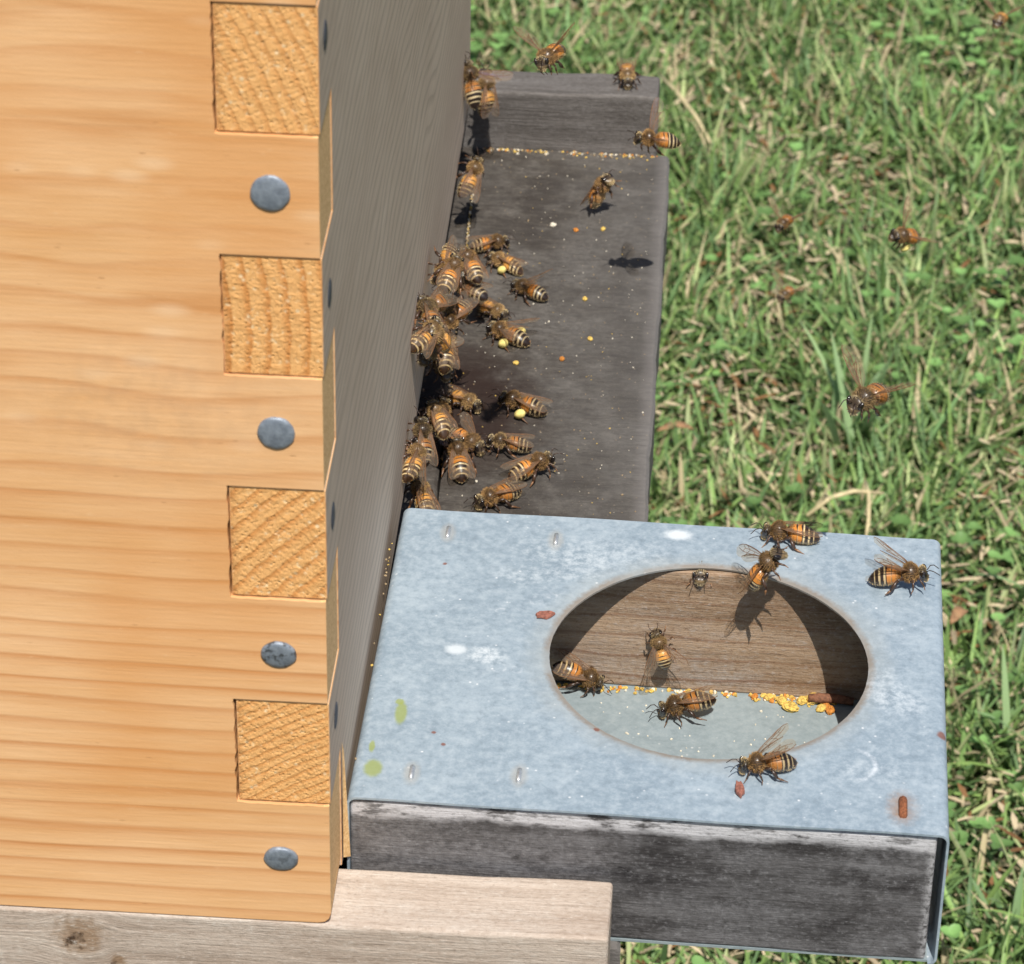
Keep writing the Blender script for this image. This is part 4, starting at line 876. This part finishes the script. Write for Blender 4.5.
# centre (mm), heading, up, scale, wings, pollen loads, colour variant, label
BEES = [
    ((10.21, 321.22, -17.0), (0.939, 0.345, 0.0), (0.0, 0.0, 1.0), 0.976, 'fold', 0, 'A', 'bee with glossy brown wings facing right, top of the upper group'),
    ((15.84, 310.74, -17.0), (-0.884, 0.468, 0.0), (0.0, 0.0, 1.0), 0.979, 'none', 1, 'B', 'fuzzy tan bee with one yellow pollen ball, just below the glossy brown-winged bee'),
    ((23.66, 295.87, -17.0), (-0.866, 0.501, 0.0), (0.0, 0.0, 1.0), 0.987, 'up', 0, 'A', 'orange bee with white-striped tail and raised wings, above the two-pollen bee'),
    ((7.99, 279.69, -0.36), (-0.42, 0.879, 0.227), (0.143, -0.184, 0.973), 1.081, 'fold', 0, 'A', 'bee with orange back and white tail bands climbing over the upper cluster, head up'),
    ((4.5, 236.11, 25.15), (-0.312, -0.786, -0.534), (0.763, -0.542, 0.352), 1.067, 'fold', 0, 'B', 'bee head down on the hive wall with legs reaching left, uppermost of the cluster'),
    ((7.48, 277.95, -7.07), (-0.74, 0.668, -0.072), (-0.164, -0.076, 0.984), 1.068, 'fold', 0, 'C', 'dark furry bee in the middle of the upper cluster, under the white-banded bee'),
    ((13.55, 284.38, -17.0), (0.782, -0.623, 0.0), (0.0, 0.0, 1.0), 0.944, 'fold', 0, 'B', 'brown bee facing right just above the bee with two pollen loads'),
    ((19.35, 271.32, -17.0), (-0.873, 0.488, 0.0), (0.0, 0.0, 1.0), 1.12, 'half', 2, 'A', 'tan bee carrying two pale yellow pollen loads on the dark landing board'),
    ((3.62, 212.51, 26.23), (-0.514, -0.847, 0.133), (0.523, -0.186, 0.832), 1.052, 'fold', 0, 'C', 'small bee facing the hive wall at the left edge of the cluster'),
    ((7.51, 231.03, 12.29), (-0.508, -0.802, -0.316), (0.035, -0.385, 0.922), 1.061, 'fold', 0, 'A', 'orange bee in the upper cluster with its striped tail raised to the right'),
    ((3.41, 188.0, 31.7), (0.365, 0.923, 0.123), (0.665, -0.351, 0.659), 1.06, 'fold', 0, 'B', 'orange-brown bee pressed against the hive wall in the middle of the cluster'),
    ((5.5, 223.66, 5.88), (-0.183, 0.924, 0.336), (0.304, -0.271, 0.913), 1.07, 'fold', 0, 'B', 'golden-bodied bee at the lower end of the upper cluster with a bright shining back'),
    ((3.41, 206.17, 17.3), (-0.249, -0.965, -0.081), (0.511, -0.201, 0.835), 1.062, 'half', 0, 'C', 'dark bee half hidden under the golden bees at the foot of the hive wall'),
    ((8.9, 236.16, -17.0), (0.831, -0.557, 0.0), (0.0, 0.0, 1.0), 1.025, 'none', 0, 'B', 'golden furry bee facing right, at the top of the lower cluster'),
    ((25.57, 234.93, -16.54), (-0.952, 0.297, 0.069), (0.066, -0.02, 0.998), 1.12, 'fold', 1, 'A', 'lone bee facing left in mid board with a yellow pollen load on its side'),
    ((5.0, 209.87, -6.9), (0.142, 0.804, 0.577), (0.464, -0.569, 0.679), 1.054, 'fold', 0, 'A', 'orange bee head up with long folded wings, topmost in the lower cluster'),
    ((4.0, 171.6, 11.0), (-0.172, 0.791, 0.587), (0.518, -0.434, 0.737), 1.055, 'fold', 0, 'C', 'bee with bold cream and black tail stripes, beside the hive wall in the lower cluster'),
    ((2.6, 164.88, 9.34), (0.015, 0.956, 0.294), (0.79, -0.191, 0.583), 1.051, 'fold', 0, 'B', 'dark bee squeezed between the cream-striped bee and the hive wall'),
    ((4.49, 167.64, -3.3), (-0.365, 0.901, 0.234), (0.228, -0.157, 0.961), 1.053, 'fold', 0, 'B', 'tan bee at the foot of the hive wall, touching the metal feeder edge'),
    ((11.24, 216.46, -17.0), (0.764, -0.645, -0.0), (0.0, -0.0, 1.0), 1.11, 'half', 0, 'A', 'bee with pale pinkish spread wings facing lower right beside the lower cluster'),
    ((10.79, 203.72, -15.03), (-0.195, 0.935, 0.296), (0.06, -0.29, 0.955), 1.12, 'fold', 0, 'A', 'bee seen from behind with black tail tip pointing at the metal feeder'),
    ((23.31, 214.43, -16.1), (-0.996, 0.029, 0.087), (0.087, -0.003, 0.996), 0.978, 'fold', 0, 'C', 'dark shaded bee facing left, nose to nose with the pink-winged bee'),
    ((29.54, 203.85, -16.21), (0.809, 0.576, 0.118), (-0.097, -0.069, 0.993), 1.12, 'fold', 0, 'A', 'bee facing upper right with white-flecked tail, rightmost of the lower group'),
    ((22.09, 190.72, -16.87), (-0.796, -0.605, -0.019), (-0.015, -0.012, 1.0), 1.12, 'fold', 0, 'A', 'bee facing lower left on the dark board, just behind the metal feeder edge'),
    ((41.07, 345.25, -11.3), (0.388, -0.335, 0.858), (-0.65, 0.561, 0.513), 1.12, 'fold', 0, 'A', 'bee walking away to the upper right, alone below the far rail on the dark board'),
    ((4.2, 331.45, -1.03), (0.246, 0.661, 0.709), (0.458, -0.724, 0.515), 1.062, 'fold', 0, 'B', 'golden bee in the far corner where the hive wall meets the far rail'),
    ((6.51, 225.88, 27.86), (0.19, 0.957, 0.218), (0.297, -0.267, 0.917), 1.076, 'fold', 0, 'A', 'amber bee wedged between the head-down bee and the white-banded one'),
    ((6.02, 231.46, 13.92), (-0.491, -0.49, 0.72), (0.857, -0.121, 0.501), 1.028, 'fold', 0, 'C', 'dark bee in the thick of the upper cluster with its tail pointing right'),
    ((6.52, 191.59, 29.09), (-0.48, -0.542, 0.69), (0.861, -0.141, 0.488), 1.031, 'fold', 0, 'B', 'tan bee lying across the lower half of the upper cluster, head to the wall'),
    ((3.19, 197.57, 31.97), (-0.419, 0.893, 0.167), (0.515, 0.082, 0.853), 1.078, 'fold', 0, 'C', 'brown bee on the hive wall behind the middle of the upper cluster'),
    ((2.99, 235.23, -5.53), (0.398, -0.917, -0.015), (0.192, 0.067, 0.979), 1.07, 'fold', 0, 'C', 'dark bee heading down out of the foot of the upper cluster'),
    ((5.49, 203.68, -2.47), (-0.411, 0.907, 0.091), (0.065, -0.07, 0.995), 1.064, 'fold', 0, 'B', 'golden bee wedged into the upper end of the lower cluster'),
    ((3.5, 222.35, -25.69), (-0.092, -0.968, -0.232), (0.309, -0.249, 0.918), 1.052, 'fold', 0, 'C', 'dark bee heading down inside the lower cluster'),
    ((46.61, 393.9, 3.0), (0.092, -0.991, -0.098), (0.009, -0.097, 0.995), 1.05, 'fold', 0, 'B', 'dark bee with a brown back standing on top of the far rail near its end'),
    ((72.88, 102.74, -14.55), (-0.951, -0.175, -0.255), (-0.251, -0.046, 0.967), 1.12, 'fold', 0, 'A', 'amber bee with bold striped tail on the metal floor inside the round hole'),
    ((46.87, 110.8, -13.55), (0.906, 0.0, -0.424), (0.371, -0.483, 0.793), 1.049, 'fold', 0, 'A', 'bee facing right tucked against the left rim inside the round hole'),
    ((66.24, 109.55, -4.43), (-0.335, 0.323, 0.885), (-0.08, -0.946, 0.315), 0.86, 'half', 0, 'B', 'bee climbing head up on the brown wood inside the round hole'),
    ((74.25, 118.95, 13.6), (0.041, -0.986, 0.163), (-0.003, 0.163, 0.987), 1.048, 'hidden', 0, 'C', 'reddish bee mostly hidden under the upper rim of the round hole'),
    ((90.64, 38.45, 19.2), (-0.969, -0.243, -0.033), (-0.032, -0.008, 0.999), 1.041, 'up', 0, 'A', 'bee by the lower rim of the hole with a brown scrap at its mouth'),
    ((95.42, 126.94, 19.2), (-0.999, 0.037, 0.0), (0.0, 0.0, 1.0), 1.12, 'fold', 0, 'A', 'orange bee with long folded wings at the far edge of the metal feeder'),
    ((88.77, 103.29, 24.7), (0.529, -0.096, 0.843), (-0.846, -0.138, 0.515), 1.12, 'lefty', 0, 'A', 'bee hanging its striped tail over the upper rim of the round hole, wings spread'),
    ((120.18, 110.41, 20.3), (0.993, -0.003, 0.122), (-0.122, 0.0, 0.993), 1.12, 'up', 0, 'A', 'bee with clear raised wings near the far right corner of the metal feeder'),
    ((58.12, 285.01, 38.55), (-0.978, -0.174, 0.117), (0.161, -0.263, 0.951), 1.042, 'fly', 0, 'A', 'orange flying bee just off the end of the far rail, legs hanging down'),
    ((5.62, 370.55, 6.3), (-0.152, 0.409, 0.9), (0.631, -0.661, 0.407), 1.143, 'fold', 0, 'B', 'golden flying bee at the hive edge before the far rail, beside a darker bee'),
    ((2.17, 353.85, 17.64), (-0.306, 0.629, 0.714), (0.76, -0.29, 0.582), 1.191, 'fly', 0, 'C', 'dark flying bee at the hive wall edge with legs stretched towards the wall'),
    ((34.83, 148.62, 131.06), (-0.345, -0.937, 0.054), (-0.209, 0.133, 0.969), 0.968, 'fly', 0, 'A', 'flying bee facing the camera above the far rail with its wings raised'),
    ((170.01, 534.81, -41.66), (-0.235, -0.963, 0.132), (0.104, 0.111, 0.988), 0.989, 'fly', 0, 'B', 'tiny dark flying bee over the lawn, topmost in the right corner'),
    ((98.06, 420.24, -60.63), (-0.409, -0.912, 0.02), (0.083, -0.015, 0.996), 0.86, 'fly', 0, 'A', 'small round flying bee over the lawn, level with the bee shadow on the board'),
    ((132.03, 350.99, -24.81), (-0.669, -0.662, 0.338), (0.569, -0.163, 0.806), 1.087, 'fly', 1, 'A', 'blurred golden bee with a yellow pollen load flying over the lawn'),
    ((110.02, 102.94, 73.11), (-0.589, -0.797, 0.131), (0.151, 0.05, 0.987), 1.205, 'fly', 0, 'C', 'brown flying bee slanting upward over the lawn, nearest the metal feeder'),
    ((103.22, 511.42, -140.01), (-0.493, -0.87, 0.005), (0.13, -0.068, 0.989), 0.86, 'fly', 0, 'C', 'faint brown flying bee low over the lawn, below the small round one'),
]

for i, row in enumerate(BEES): place_bee(i, *row)
